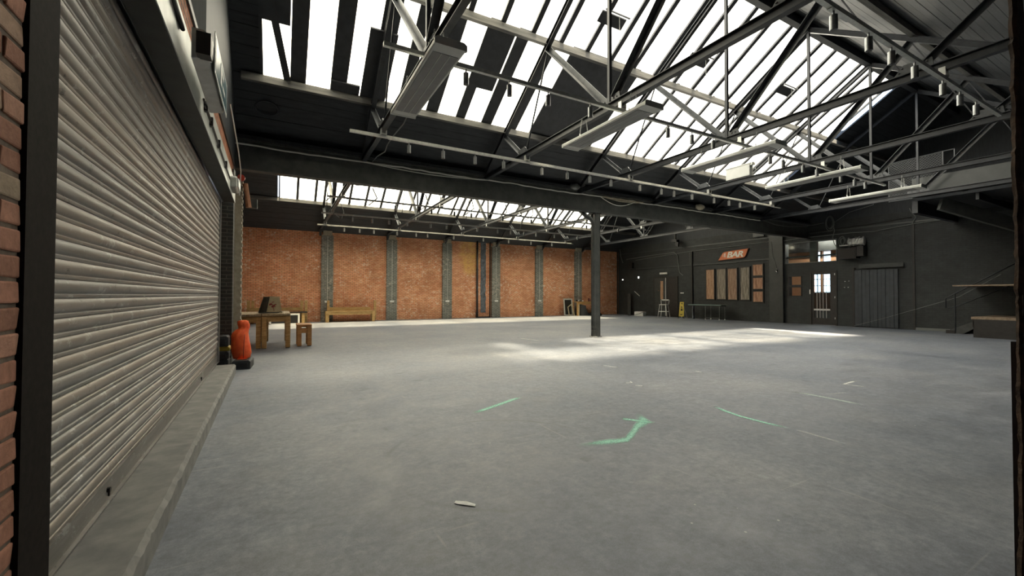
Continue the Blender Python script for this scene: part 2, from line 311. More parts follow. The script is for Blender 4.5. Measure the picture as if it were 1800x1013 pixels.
# ------------------------------------------------------------------ mesh builder
class MB:
    def __init__(s): s.v = []; s.f = []; s.uv = None
    def add(s, vs_, fs):
        o = len(s.v); s.v += [tuple(p) for p in vs_]; s.f += [tuple(i+o for i in f) for f in fs]; return s
    def box(s, x0, x1, y0, y1, z0, z1):
        return s.add([(x0, y0, z0), (x1, y0, z0), (x1, y1, z0), (x0, y1, z0), (x0, y0, z1), (x1, y0, z1), (x1, y1, z1), (x0, y1, z1)],
                     [(0, 3, 2, 1), (4, 5, 6, 7), (0, 1, 5, 4), (1, 2, 6, 5), (2, 3, 7, 6), (3, 0, 4, 7)])
    def beam(s, p, q, w, h, upv=(0, 0, 1), ox=0, oz=0):
        p = Vector(p); q = Vector(q); d = (q-p).normalized(); u = Vector(upv); sd_ = d.cross(u)
        if sd_.length < 1e-5: sd_ = d.cross(Vector((1, 0, 0)))
        sd_.normalize(); u = sd_.cross(d)
        a = []
        for c in (p, q):
            c = c + sd_*ox + u*oz
            for (i, j) in ((-1, -1), (1, -1), (1, 1), (-1, 1)): a.append(c+sd_*(i*w/2)+u*(j*h/2))
        return s.add(a, [(0, 3, 2, 1)[::-1], (4, 5, 6, 7)[::-1], (0, 1, 5, 4)[::-1], (1, 2, 6, 5)[::-1], (2, 3, 7, 6)[::-1], (3, 0, 4, 7)[::-1]])
    def ibeam(s, p, q, w, h, t=.012, upv=(0, 0, 1)):
        s.beam(p, q, t, h, upv); s.beam(p, q, w, t, upv, 0, h/2-t/2); s.beam(p, q, w, t, upv, 0, -h/2+t/2); return s
    def angle(s, p, q, w, t=.008, upv=(0, 0, 1)):
        s.beam(p, q, t, w, upv, -w/2+t/2, 0); s.beam(p, q, w, t, upv, 0, w/2-t/2); return s
    def tube(s, pts, r, n=8, cap=True):
        pts = [Vector(p) for p in pts]; rs = r if isinstance(r, (list, tuple)) else [r]*len(pts); rings = []
        prev = None
        for i, p in enumerate(pts):
            d = (pts[min(i+1, len(pts)-1)]-pts[max(i-1, 0)])
            if d.length < 1e-9: d = Vector((0, 0, 1))
            d.normalize()
            if prev is None:
                a = d.cross(Vector((0, 0, 1)));
                if a.length < 1e-3: a = d.cross(Vector((1, 0, 0)))
            else:
                a = prev - d*prev.dot(d)
                if a.length < 1e-4: a = d.cross(Vector((1, 0, 0)))
            a.normalize(); prev = a; b = d.cross(a)
            rings.append([p+(a*cos(2*pi*k/n)+b*sin(2*pi*k/n))*rs[i] for k in range(n)])
        o = len(s.v); s.v += [tuple(q) for rg in rings for q in rg]
        for i in range(len(rings)-1):
            for k in range(n):
                k2 = (k+1) % n; s.f.append((o+i*n+k, o+(i+1)*n+k, o+(i+1)*n+k2, o+i*n+k2)[::-1])
        if cap: s.f.append(tuple(o+k for k in range(n))[::-1]); s.f.append(tuple(o+(len(rings)-1)*n+k for k in range(n)))
        return s
    def prism(s, poly, axis, a, b):
        n = len(poly)
        def P(u, v_, w_):
            return {'x': (w_, u, v_), 'y': (u, w_, v_), 'z': (u, v_, w_)}[axis]
        vs_ = [P(u, v_, a) for u, v_ in poly]+[P(u, v_, b) for u, v_ in poly]
        return s.add(vs_, [tuple(range(n))[::-1], tuple(range(n, 2*n))]+[(i, (i+1) % n, n+(i+1) % n, n+i) for i in range(n)])
    def rings(s, secs, cap=True):
        n = len(secs[0]); o = len(s.v); s.v += [tuple(p) for sec in secs for p in sec]
        for i in range(len(secs)-1):
            for k in range(n): s.f.append((o+i*n+k, o+i*n+(k+1) % n, o+(i+1)*n+(k+1) % n, o+(i+1)*n+k))
        if cap: s.f.append(tuple(o+k for k in range(n))[::-1]); s.f.append(tuple(o+(len(secs)-1)*n+k for k in range(n)))
        return s
    def build(s, name, m, parent=None, smooth=False, bevel=0, loc=None, rotz=0):
        me = bpy.data.meshes.new(name); me.from_pydata(s.v, [], s.f)
        if smooth: me.shade_smooth() if hasattr(me, 'shade_smooth') else None
        me.materials.append(m if not isinstance(m, str) else MT[m])
        import bmesh
        b = bmesh.new(); b.from_mesh(me); bmesh.ops.recalc_face_normals(b, faces=b.faces); b.to_mesh(me); b.free()
        if smooth:
            for p in me.polygons: p.use_smooth = True
            if smooth == 'auto':
                try: me.set_sharp_from_angle(angle=radians(40))
                except Exception: pass
        o = bpy.data.objects.new(name, me); COL.objects.link(o)
        if parent is not None: o.parent = parent
        if loc is not None: o.location = loc
        if rotz: o.rotation_euler = (0, 0, rotz)
        if bevel:
            bv = o.modifiers.new('bevel', 'BEVEL'); bv.width = bevel; bv.segments = 2; bv.limit_method = 'ANGLE'
        return o
def tag(o, label=None, cat=None, group=None, kind=None):
    if label: o['label'] = label
    if cat: o['category'] = cat
    if group: o['group'] = group
    if kind: o['kind'] = kind
    return o
def thing(name, label, cat, loc=(0, 0, 0), rotz=0, group=None):
    o = bpy.data.objects.new(name, None); COL.objects.link(o); o.location = loc; o.rotation_euler = (0, 0, rotz)
    o.empty_display_size = .1
    return tag(o, label, cat, group)
def dup(root, loc, rotz=None, label=None, group=None):
    def cp(o, par):
        c = o.copy(); COL.objects.link(c)
        if par is not None: c.parent = par
        for ch in o.children: cp(ch, c)
        return c
    r = cp(root, None); r.location = loc
    if rotz is not None: r.rotation_euler = (0, 0, rotz)
    if label: r['label'] = label
    if group: r['group'] = group
    return r
def struct(o): o['kind'] = 'structure'; return o
LROT = 0.0150; LORG = (-.53, 0, 0)        # left wall frame: +x into the hall, +y along the wall
RROT = 0.0354; RORG = (23.51, 0, 0)       # right wall frame: -x into the hall, +y along the wall
ORD = 'first second third fourth fifth sixth seventh eighth ninth tenth eleventh twelfth thirteenth fourteenth fifteenth sixteenth'.split()
NORD = ['first', 'second', 'third', 'fourth', 'fifth', 'sixth', 'seventh']

# ================================================================== SETTING
# floor
fl = MB().box(-6, 30, -4, 26, -.2, 0).build('floor', 'floor'); struct(fl)

# ---- back wall
YW = 24.36
bw = struct(MB().box(-2.2, 24, YW, YW+.35, 0, 5.25).build('wall_back', 'brick_back'))
PX = [2.22, 5.58, 8.88, 12.17, 15.45, 18.76]
for i, x in enumerate(PX):
    MB().box(x-.29, x+.29, YW-.14, YW, 0, 4.55).build('pilaster', 'brick_grey', bw)
    MB().box(x-.22, x+.22, YW-.2, YW, 4.55, 4.8).build('padstone', 'beige', bw)
struct(MB().box(-1.6, 23.6, YW-.10, YW, 4.93, 5.25).build('trim_1', 'plank'))

# ---- left wall (brick nearest the camera laid brick by brick)
lw = bpy.data.objects.new('wall_left', None); COL.objects.link(lw); lw.location = LORG; lw.rotation_euler = (0, 0, LROT); struct(lw)
MB().box(-.45, -.122, .2, 1.80, 0, 3.6).build('mortar_bed', 'mortar', lw)
bm_variants = []
for k in range(4):
    b = MB(); L = .104; r = random.Random(k)
    j = lambda a: a+r.uniform(-.004, .004)
    b.add([(j(-.05), j(-L), j(-.0315)), (j(.012), j(-L), j(-.0315)), (j(.012), j(L), j(-.0315)), (-.05, L, -.0315),
           (-.05, -L, .0315), (j(.012), j(-L), j(.0315)), (j(.012), j(L), j(.0315)), (-.05, L, .0315)],
          [(0, 3, 2, 1), (4, 5, 6, 7), (0, 1, 5, 4), (1, 2, 6, 5), (2, 3, 7, 6), (3, 0, 4, 7)])
    o = b.build('brick', 'near_brick', lw, bevel=.006); bm_variants.append(o)
first = list(bm_variants)
for row in range(0, 47):
    z = .038+row*.076
    half = row % 2
    y = 1.80
    k = 0
    while y > .25:
        ln_ = .5 if (k == 0 and half) else 1.0
        L = .104*ln_
        yc = y-L
        if first: o = first.pop(0)
        else:
            o = random.choice(bm_variants).copy(); COL.objects.link(o)
        o.location = (-.128+random.uniform(-.003, .002), yc, z); o.scale = (1, ln_, 1)
        y = yc-L-.008; k += 1
# wall beyond the shutter, pilaster, pier
MB().box(-.75, -.33, 9.42, 9.98, 0, 3.25).build('brickwork', 'brick_left', lw)
MB().box(-.75, -.13, 9.98, 10.35, 0, 3.9).build('pilaster', 'brick_darkx', lw)
MB().box(-1.4, -.80, 11.5, 25, 0, 5.2).box(-1.4, -.60, 10.35, 11.5, 0, 5.2).build('brickwork', 'brick_left', lw)
MB().box(-.60, -.23, 10.9, 11.15, 0, 2.5).build('dark_panel', 'trim', lw)
pier = MB().box(-.22, -.05, 11.05, 11.5, 0, 4.0)
for k in range(28): pier.box(-.05, -.03, 11.05, 11.3, .1+k*.14, .1+k*.14+.07)
pier.build('rendered_pier', 'beige', lw)
# above the shutter hood
MB().box(-.75, -.16, .2, 10.35, 3.58, 4.07).build('brickwork', 'brick_left', lw)
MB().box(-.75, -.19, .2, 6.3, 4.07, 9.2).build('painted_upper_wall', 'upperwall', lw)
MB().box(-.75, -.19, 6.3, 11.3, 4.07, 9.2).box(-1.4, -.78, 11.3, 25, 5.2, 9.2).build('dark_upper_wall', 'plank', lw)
MB().box(-.75, -.14, .2, 10.35, 4.05, 4.12).build('ledge', 'trim', lw)
MB().box(-.85, -.55, .2, 9.45, .16, 3.6).build('light_leak_lining', 'blackwall', lw)  # unseen sheet added behind the shutter to stop sky light leaking in

# ---- near wall, with the doorway the camera looks through
nw = bpy.data.objects.new('wall_near', None); COL.objects.link(nw); struct(nw)
MB().box(1.01, 23.6, -.15, .18, 0, 5.4).build('wall_face', 'blackwall', nw)
MB().box(-2.5, -.66, -.15, .20, 0, 5.4).build('wall_face', 'blackwall', nw)
MB().box(-.7, 1.05, -.15, .18, 3.4, 5.4).build('lintel', 'blackwall', nw)
MB().box(-.95, -.70, -4.2, -.15, 0, 3.4).box(1.06, 1.3, -4.2, -.15, 0, 3.4).box(-.95, 1.3, -4.4, -4.2, 0, 3.4).box(-.95, 1.3, -4.4, -.15, 3.4, 3.6).build('added_dark_passage', 'blackwall', nw)  # unseen passage added behind the doorway to cut daylight on nearby surfaces
# steel door post on the right with ragged broken plaster down its edge
MB().box(.998, 1.012, .178, .2045, 0, 1.33).build('door_post', 'steel', nw)
rr = random.Random(5)
rag = MB(); secs = []
z = 0.0; wob = 0; off = 0
while z < 3.4:
    wob = .6*wob+rr.uniform(-.0016, .0016); off = .85*off+rr.uniform(-.0010, .0010)
    y1 = .1995+wob; y0 = .1905+off; x0 = .996+rr.uniform(-.003, .001)
    secs.append([(x0, y0, z), (x0-.004, (y0+y1)/2, z), (x0, y1, z), (1.03, y1, z), (1.03, y0, z)]); z += rr.uniform(.006, .016)
rag.rings(secs); rag.build('broken_plaster_edge', 'debris', nw)
rag = MB(); pts = []; z = 0
while z < 3.4: pts.append((.9965+rr.uniform(-.0012, .001), .1925+.0012*sin(z*3)+rr.uniform(-.0005, .0005), z)); z += .02
rag.tube(pts, [.0004+rr.uniform(0, .0007) for _ in pts], 5); rag.build('torn_seal', 'wallgrey', nw)

# ---- right wall with openings (local frame, y = distance along the wall)
rw = bpy.data.objects.new('wall_right', None); COL.objects.link(rw); rw.location = RORG; rw.rotation_euler = (0, 0, RROT); struct(rw)
holes = [(10.15, 11.30, 0, 2.62), (10.17, 12.42, 3.09, 4.10), (11.70, 12.27, 1.97, 2.40), (11.70, 12.27, 1.42, 1.84)]
ys = sorted({-1.0, 25.2}|{a for h in holes for a in h[:2]}); zs = sorted({0, 5.0}|{a for h in holes for a in h[2:]})
wm = MB()
for i in range(len(ys)-1):
    for k in range(len(zs)-1):
        cyy = (ys[i]+ys[i+1])/2; czz = (zs[k]+zs[k+1])/2
        if any(h[0] < cyy < h[1] and h[2] < czz < h[3] for h in holes): continue
        wm.box(0, .3, ys[i], ys[i+1], zs[k], zs[k+1])
wm.build('wall_face', 'brick_dark', rw)
MB().box(0, .3, -1, 25.2, 5.0, 9.2).build('gable', 'plank', rw)
MB().box(-.14, 0, 12.50, 13.18, 0, 5.0).build('pilaster', 'door', rw)
MB().box(-.05, 0, 15.0, 22.6, 3.30, 3.38).build('ledge', 'door', rw)
MB().box(-.05, 0, 13.2, 15.0, 3.34, 3.42).build('ledge', 'door', rw)
MB().box(-.04, 0, 7.37, 7.44, 0, 4.45).build('joint_strip', 'trim', rw)
MB().box(-.02, 0, 2, 24.3, 4.5, 4.56).build('ledge', 'door', rw)
for zz in (3.55, 3.75, 3.95, 4.15, 4.35): MB().box(-.012, 0, 13.2, 24.3, zz, zz+.015).build('board_joint', 'trim', rw)
MB().box(-.03, 0, -.5, 7.37, .0, .1).build('skirting', 'cable_g', rw)
# lobby seen through the openings
lb = bpy.data.objects.new('wall_lobby', None); COL.objects.link(lb); lb.location = RORG; lb.rotation_euler = (0, 0, RROT); struct(lb)
lm = MB(); LX = 3.3
for (a, b_, c, d) in ((8.4, 11.75, 0, 5), (12.15, 12.25, 0, 5), (12.62, 16, 0, 5), (11.75, 12.15, 0, 1.6), (11.75, 12.15, 2.7, 3.3), (11.75, 12.15, 3.9, 5), (12.25, 12.62, 0, 1.6), (12.25, 12.62, 2.7, 3.3), (12.25, 12.62, 3.9, 5)):
    lm.box(LX, LX+.2, a, b_, c, d)
lm.build('plaster_wall', 'lobbywall', lb)
MB().box(.3, LX, 8.2, 8.4, 0, 5).box(.3, LX, 16, 16.2, 0, 5).build('side_wall', 'lobbywall', lb)
MB().box(.3, LX+.2, 8.2, 16.2, 4.75, 4.85).build('lobby_ceiling', 'lobbydark', lb)
MB().box(LX-.25, LX, 8.4, 16, 3.9, 4.75).build('bulkhead', 'lobbydark', lb)
gb = MB()
for yy in (11.75, 12.15, 12.25, 12.43, 12.62): gb.box(LX+.08, LX+.12, yy-.015, yy+.015, 1.6, 2.7); gb.box(LX+.08, LX+.12, yy-.015, yy+.015, 3.3, 3.9)
for zz in (1.62, 1.98, 2.34, 2.68, 3.32, 3.58, 3.88): gb.box(LX+.08, LX+.12, 11.75, 12.62, zz-.015, zz+.015)
gb.build('window_bars', 'trim', lb)
MB().box(LX-.06, LX-.01, 11.6, 12.8, 0, 1.6).build('dark_dado', 'lobbydark', lb)
MB().box(.3, LX, 8.4, 16, .0, .02).build('lobby_floor', 'lobbyfloor', lb)
tb = thing('tube_light', 'lit strip light on the ceiling of the lobby behind the transom window', 'light', (RORG[0]+2.2, 11.6, 4.55))
MB().box(-.05, .05, -.8, .8, .05, .12).build('housing', 'white', tb)
MB().tube([(0, -.78, .02), (0, .78, .02)], .022).build('tube', 'tube', tb)

# ================================================================== ROOF
RZ = 8.37; SL = .65
def rz(Y, yc, off=0): return RZ-SL*abs(Y-yc)+off
def slope_plank(par, x0, x1, ya, yb, yc, off, th=.03, name='plank', m='plank', gap=.006):
    b = MB(); za = rz(ya, yc, off); zb = rz(yb, yc, off); s = 1 if yb > ya else -1
    yb2 = yb-gap*s
    zb2 = rz(yb2, yc, off)
    b.add([(x0, ya, za), (x1, ya, za), (x1, yb2, zb2), (x0, yb2, zb2), (x0, ya, za+th), (x1, ya, za+th), (x1, yb2, zb2+th), (x0, yb2, zb2+th)],
          [(0, 3, 2, 1), (4, 5, 6, 7), (0, 1, 5, 4), (1, 2, 6, 5), (2, 3, 7, 6), (3, 0, 4, 7)])
    return b.build(name, m, par)
XL, XR = -1.75, 23.45
ceil = bpy.data.objects.new('ceiling', None); COL.objects.link(ceil); struct(ceil)
Y1, Y2 = 5.93, 18.30
G0 = .30
def planks(x0, x1, ya, yb, yc, wdt, off=G0):
    n = max(1, round(abs(yb-ya)/wdt)); d = (yb-ya)/n
    for i in range(n): slope_plank(ceil, x0, x1, ya+i*d, ya+(i+1)*d, yc, off+random.uniform(-.004, .004))
planks(XL, XR, .15, 5.93, Y1, .16)                 # near slope, boarded
planks(XL, XR, 10.14, 11.5, Y1, .17)               # below the glazing
planks(XL, XR, 12.3, 18.3, Y2, .5)                 # far bay, hidden slope
planks(XL, XR, 22.51, 24.36, Y2, .17)
planks(18.3, XR, 5.93, 10.14, Y1, .17)
planks(XL, -.36, 5.93, 10.14, Y1, .17)
planks(18.75, XR, 18.3, 22.51, Y2, .17)
planks(XL, -.1, 18.3, 22.51, Y2, .17)
MB().box(XL, XR, 11.2, 12.45, 4.93, 5.0).build('valley_gutter', 'steel', ceil)
MB().box(XL, XR, 11.44, 11.50, 4.8, 5.1).box(XL, XR, 12.3, 12.36, 4.8, 5.1).build('gutter_side', 'steel', ceil)
MB().box(XL, XR, .15, .25, 4.6, 5.4).build('wall_plate', 'plank', ceil)
# dark outer layer above the boards to stop daylight leaking through the joints
def cover(x0, x1, ya, yb, yc, off=G0+.04):
    slope_plank(ceil, x0, x1, ya, yb, yc, off, .02, 'roof_covering', 'bar', 0)
for a in ((XL, XR, .15, 5.93, Y1), (XL, XR, 10.14, 11.5, Y1), (XL, XR, 12.3, 18.3, Y2), (XL, XR, 22.51, 24.5, Y2), (18.3, XR, 5.93, 10.14, Y1), (XL, -.36, 5.93, 10.14, Y1), (18.75, XR, 18.3, 22.51, Y2), (XL, -.1, 18.3, 22.51, Y2)): cover(*a)

# purlins
def purlin(yc, y, label, x0=XL, x1=XR):
    z = rz(y, yc)
    x0, x1 = (-.72, 22.95) if yc < 10 else (-1.3, 22.5)
    b = MB().box(x0, x1, y-.05, y+.05, z+.12, z+.27)
    o = b.build('purlin', 'purlin', None); tag(o, label, 'roof beam', 'timber purlins under the roof'); return o
purlin(Y1, Y1+4.16, 'dusty timber purlin along the bottom edge of the large near skylight')
purlin(Y1, Y1+2.10, 'dusty timber purlin crossing the middle of the large near skylight')
purlin(Y1, Y1-2.10, 'dark timber purlin under the boarded slope nearest the camera, upper one')
purlin(Y1, Y1-4.16, 'dark timber purlin under the boarded slope nearest the camera, lower one')
purlin(Y2, Y2+4.16, 'timber purlin along the bottom edge of the distant skylight')
purlin(Y2, Y2+2.10, 'timber purlin crossing the distant skylight above the brick wall')
rb = MB().box(-.72, 22.95, Y1-.04, Y1+.12, RZ+.05, RZ+.32).build('ridge_board', 'bar'); tag(rb, 'dark ridge board along the top of the near skylight', 'roof beam')
rb = MB().box(-1.3, 22.5, Y2-.04, Y2+.12, RZ+.05, RZ+.32).build('ridge_board', 'bar'); tag(rb, 'dark ridge board along the top of the distant skylight', 'roof beam')

# glazing
def window_root(n):
    o = bpy.data.objects.new(n, None); COL.objects.link(o); return struct(o)
def quad_slope(x0, x1, ya, yb, yc, off):
    return MB().add([(x0, ya, rz(ya, yc, off)), (x1, ya, rz(ya, yc, off)), (x1, yb, rz(yb, yc, off)), (x0, yb, rz(yb, yc, off))], [(0, 1, 2, 3)])
w1 = window_root('window_1'); w2 = window_root('window_2')
def glaze_row(win, xs_, ya, yb, yc):
    """xs_: list of (x0,x1) panes; between them a bar"""
    for i, (a, b_) in enumerate(xs_):
        quad_slope(a, b_, ya, yb, yc, G0+.02).build('pane', 'glass_far' if yc > 10 else ('glass_wired' if a < 5 else 'glass'), win)
    for i in range(len(xs_)+1):
        a = xs_[i-1][1] if i > 0 else xs_[0][0]-.06
        b_ = xs_[i][0] if i < len(xs_) else xs_[-1][1]+.06
        slope_plank(win, a, b_, ya, yb, yc, G0-.045 if b_-a < .2 else G0-.01, .09 if b_-a < .2 else .05, 'glazing_bar' if b_-a < .2 else 'blanking_board', 'bar', 0)
low = [(-.33, .16), (.46, .94), (1.27, 1.76), (2.10, 2.42), (2.66, 3.12), (3.42, 3.90), (4.15, 4.61), (4.91, 5.46), (5.66, 6.08), (8.28, 8.92), (9.0, 9.66)]
x = 9.76
while x < 17.9: low.append((x, x+.67)); x += .76
upp = [(-.33, .16), (.46, .94), (1.27, 1.76), (2.10, 2.58)]
x = 2.72
while x < 17.9: upp.append((x, min(x+.64, 18.3))); x += .76
glaze_row(w1, low, 10.14, 8.02, Y1)
glaze_row(w1, upp, 8.02, 6.05, Y1)
# odd boards patched across the left panes
slope_plank(w1, -.36, .14, 9.1, 8.0, Y1, G0-.05, .03, 'patch_board', 'bar', 0)
slope_plank(w1, 1.56, 2.12, 10.16, 8.75, Y1, G0-.06, .03, 'patch_board', 'bar', 0)
slope_plank(w1, .94, 1.54, 10.14, 9.86, Y1, G0-.06, .03, 'patch_board', 'bar', 0)
slope_plank(w1, 3.87, 4.55, 9.3, 8.02, Y1, G0-.06, .03, 'patch_board', 'bar', 0)
MB().beam((.12, 10.1, rz(10.1, Y1, .24)), (-.30, 8.3, rz(8.3, Y1, .24)), .13, .03, (0, SL, 1)).build('diagonal_brace', 'bar', w1)
# opening vents with pull rods
for (xa, yy) in ((6.27, 7.22), (9.35, 7.3), (13.2, 7.2)):
    slope_plank(w1, xa, xa+.72, yy, yy+.20, Y1, G0-.06, .03, 'vent_flap', 'bar', 0)
    MB().box(xa, xa+.72, yy-.12, yy-.09, rz(yy-.1, Y1, .14), rz(yy-.1, Y1, .17)).build('vent_rail', 'bar', w1)
    MB().tube([(xa+.4, yy-.1, rz(yy-.1, Y1, .15)), (xa+.41, yy-.1, rz(yy-.1, Y1, -.45))], .008, 6).build('pull_rod', 'cable_g', w1)
gr2 = []; x = 0.0
while x < 18.5: gr2.append((x, x+.66)); x += .77
glaze_row(w2, gr2, 22.51, 20.42, Y2)
glaze_row(w2, gr2, 20.42, 18.42, Y2)
rr = random.Random(3)
for xx in (1.95, 3.95, 6.6, 9.2, 11.3, 13.1):
    MB().beam((xx, 22.3, rz(22.3, Y2, .2)), (xx+.3, 21.75, rz(21.75, Y2, .12)), .05, .04).beam((xx+.3, 21.75, rz(21.75, Y2, .12)), (xx, 21.3, rz(21.3, Y2, .2)), .05, .04).build('vent_stay', 'bar', w2)

# ================================================================== TRUSSES
XT = [1.86, 5.31, 8.74, 12.18, 15.66, 19.06]
def make_truss(name, label, yc, hn, hf, ):
    t_ = thing(name, label, 'roof truss', (0, yc, 4.8), 0, None)
    R_ = RZ-4.8
    zc = .07
    MB().ibeam((0, -hn, zc), (0, hf, zc), .10, .14, .012).build('bottom_chord', 'steel', t_)
    for s_, h in ((-1, hn), (1, hf)):
        MB().ibeam((0, s_*h, R_-SL*h+.06), (0, 0, R_+.06), .10, .12, .012).build('rafter', 'steel', t_)
        zt_ = R_-SL*4.16; zm = R_-SL*2.07
        MB().angle((0, s_*4.1, zt_), (0, s_*3.30, .20), .09, .010, (1, 0, 0)).build('strut', 'web', t_)
        MB().angle((0, s_*2.05, zm), (0, s_*.12, .20), .11, .010, (1, 0, 0)).build('strut', 'web', t_)
        MB().beam((.02, s_*2.06, zm), (.02, s_*3.02, .2), .035, .02).build('tie_rod', 'steel', t_)
        g = MB().prism([(s_*2.92, .13), (s_*3.42, .13), (s_*3.40, .28), (s_*3.06, .30)], 'x', -.012, .012)
        for (yy, zz) in ((3.0, .19), (3.04, .25), (3.30, .19), (3.34, .24)): g.tube([(-.03, s_*yy, zz), (.03, s_*yy, zz)], .014, 6)
        g.build('gusset_plate', 'web', t_)
    MB().beam((0, 0, .14), (0, 0, R_), .06, .06, (0, 1, 0)).build('king_post', 'steel', t_)
    g = MB().prism([(-.30, .13), (.30, .13), (.26, .27), (-.26, .27)], 'x', -.012, .012)
    for yy in (-.2, -.12, .12, .2): g.tube([(-.03, yy, .2), (.03, yy, .2)], .014, 6)
    g.build('gusset_plate', 'web', t_)
    return t_
tn = make_truss('roof_truss', '', Y1, 5.62, 5.40)
tf = make_truss('roof_truss', '', Y2, 6.1, 5.95)
for i, x in enumerate(XT):
    o = tn if i == 0 else dup(tn, (x, Y1, 4.8))
    o.location = (x, Y1, 4.8); o['group'] = 'steel trusses of the near roof bay'
    o['label'] = 'dark steel roof truss of the near bay, %s from the left shutter wall' % NORD[i]
    o = tf if i == 0 else dup(tf, (x, Y2, 4.8))
    o.location = (x, Y2, 4.8); o['group'] = 'steel trusses of the far roof bay'
    o['label'] = 'dark steel roof truss of the far bay by the brick wall, %s from the left' % NORD[i]

# valley beam, column, drain pipe
vb = MB().box(XL+.6, 23.2, 11.34, 11.37, 4.24, 4.93).box(XL+.6, 23.2, 11.24, 11.47, 4.24, 4.27).box(XL+.6, 23.2, 11.24, 11.47, 4.90, 4.93).build('valley_beam', 'girder')
tag(vb, 'long dark steel girder crossing the hall above the column', 'girder')
cl = thing('steel_column', 'dark steel column in the middle of the hall under the girder', 'column', (9.52, 11.35, 0))
MB().beam((0, 0, 0.02), (0, 0, 4.24), .012, .20, (0, 1, 0)).box(-.11, .11, -.11, -.095, .02, 4.24).box(-.11, .11, .095, .11, .02, 4.24).box(-.11, -.10, -.11, .0, .02, 4.24).box(.095, .11, -.11, .0, .02, 4.24).build('shaft', 'girder', cl)
MB().box(-.15, .15, -.15, .15, 0, .02).build('base_plate', 'web', cl)
MB().box(-.14, .14, -.14, .14, 4.20, 4.235).build('cap_plate', 'steel', cl)
dp = thing('rainwater_pipe', 'black rainwater downpipe strapped to the left of the column', 'pipe', (9.31, 11.2, 0))
MB().tube([(0, 0, 0), (0, 0, 3.75), (-.02, .01, 3.90), (-.10, .05, 4.02), (-.22, .12, 4.08), (-.3, .35, 4.3)], .062, 14).build('pipe', 'girder', dp, smooth=True)
dpp = dp.children[0]
for zz in (.18, .32, 3.6, 1.9): MB().tube([(0, 0, zz), (0, 0, zz+.06)], .072, 14).build('collar', 'girder', dpp, smooth='auto')
MB().box(-.09, .09, -.09, .09, 0, .025).build('foot_collar', 'white', dp)

# ================================================================== SHUTTER
sh = thing('roller_shutter', 'large galvanised roller shutter filling the left wall', 'shutter', LORG, LROT)
prof = [(-.010, 0), (-.004, .0), (-.001, .004), (-.001, .016), (-.006, .021), (-.002, .026)]
for k in range(9):
    a = -1.25+2.5*k/8
    prof.append((-.002+.017*(cos(a)-cos(1.25)), .054+.029*sin(a)/sin(1.25)))
prof += [(-.010, .0845), (-.016, .0855)]
pr2 = [(x_-.31, z_) for x_, z_ in prof]+[(-.33, .086), (-.33, 0)]
sl0 = None
for i in range(32):
    if sl0 is None:
        sl0 = MB().prism([(a, b_) for a, b_ in pr2], 'y', 2.03, 9.42).build('slat', 'shutter', sh, smooth='auto'); o = sl0
    else:
        o = sl0.copy(); COL.objects.link(o)
    o.location = (random.uniform(-.003, .003), 0, .29+i*.091); o.scale = (1, 1, 1.064)
bb = MB().box(-.335, -.305, 2.03, 9.42, .165, .29).box(-.335, -.285, 2.03, 9.42, .165, .175).build('bottom_rail', 'shutter', sh)
MB().box(-.312, -.296, 2.75, 2.86, .158, .166).build('rubber_strip', 'black', sh)
for yy in (3.4, 7.3):
    MB().tube([(-.306, yy, .235), (-.290, yy, .235)], .016, 8).box(-.300, -.292, yy-.01, yy+.01, .20, .24).build('lock', 'black', sh)
MB().box(-.34, -.15, 2.01, 2.125, .163, 3.17).build('guide_rail', 'guide', sh)
MB().box(-.34, -.28, 9.42, 9.46, .16, 3.2).build('guide_rail', 'guide', sh)
jp = MB().box(-.30, -.108, 1.805, 2.01, 0, 3.6).build('door_frame_post', 'jamb', None, loc=LORG, rotz=LROT)
tag(jp, 'wide brown-black steel post between near brickwork and shutter guide', 'post')
hd = thing('shutter_hood', 'long pale steel hood box above the roller shutter', 'hood', LORG, LROT)
MB().box(-.095, -.088, 1.5, 9.75, 3.18, 3.58).box(-.55, -.088, 1.5, 9.75, 3.57, 3.58).box(-.55, -.088, 9.74, 9.75, 3.18, 3.58).build('face', 'boxsteel', hd)
MB().box(-.27, -.096, 1.5, 9.74, 3.18, 3.19).box(-.275, -.268, 1.5, 9.74, 3.165, 3.20).build('soffit', 'soffit', hd)
cd = thing('conduit', 'black cable clipped along the face of the shutter hood', 'cable', LORG, LROT)
MB().tube([(-.070, 1.6, 3.47), (-.070, 2.8, 3.45), (-.072, 4.0, 3.42)], .016, 8).build('cable', 'cable_b', cd)
MB().tube([(-.076, 5.2, 3.37), (-.076, 6.5, 3.35), (-.076, 8.3, 3.33)], .010, 8).tube([(-.072, 5.25, 3.32), (-.072, 6.5, 3.31), (-.072, 8.3, 3.30)], .006, 6).build('cable', 'cable_b', cd)
for yy in (3.35, 5.35, 5.8, 6.6, 7.6): MB().box(-.09, -.055, yy-.03, yy+.03, 3.30 if yy > 5 else 3.36, 3.40 if yy > 5 else 3.48).build('clip', 'black', cd)
es = thing('exit_sign', 'emergency light box with teal pictogram panel on the shutter hood', 'sign', (LORG[0]-.02, 4.0, 3.2), LROT)
MB().prism([(-.06, 0.02), (.05, .04), (.07, .10), (.07, .22), (.02, .26), (-.06, .26)], 'y', 0, 1.15).build('housing', 'silver', es, bevel=.008)
esp = MB().box(.075, .081, .12, 1.15, .0, .33).build('panel', 'white', es)
MB().box(.0815, .083, .16, 1.1, .03, .30).build('pictogram_film', 'exitblue', esp)
MB().box(.0835, .085, .50, .62, .08, .25).box(.0835, .085, .62, .80, .20, .25).box(.0835, .085, .70, .9, .10, .14).tube([(.084, .56, .265), (.0855, .56, .265)], .02, 10).build('pictogram', 'white', esp)
MB().box(-.02, .072, -.08, .02, .03, .2).build('end_cap', 'black', es)
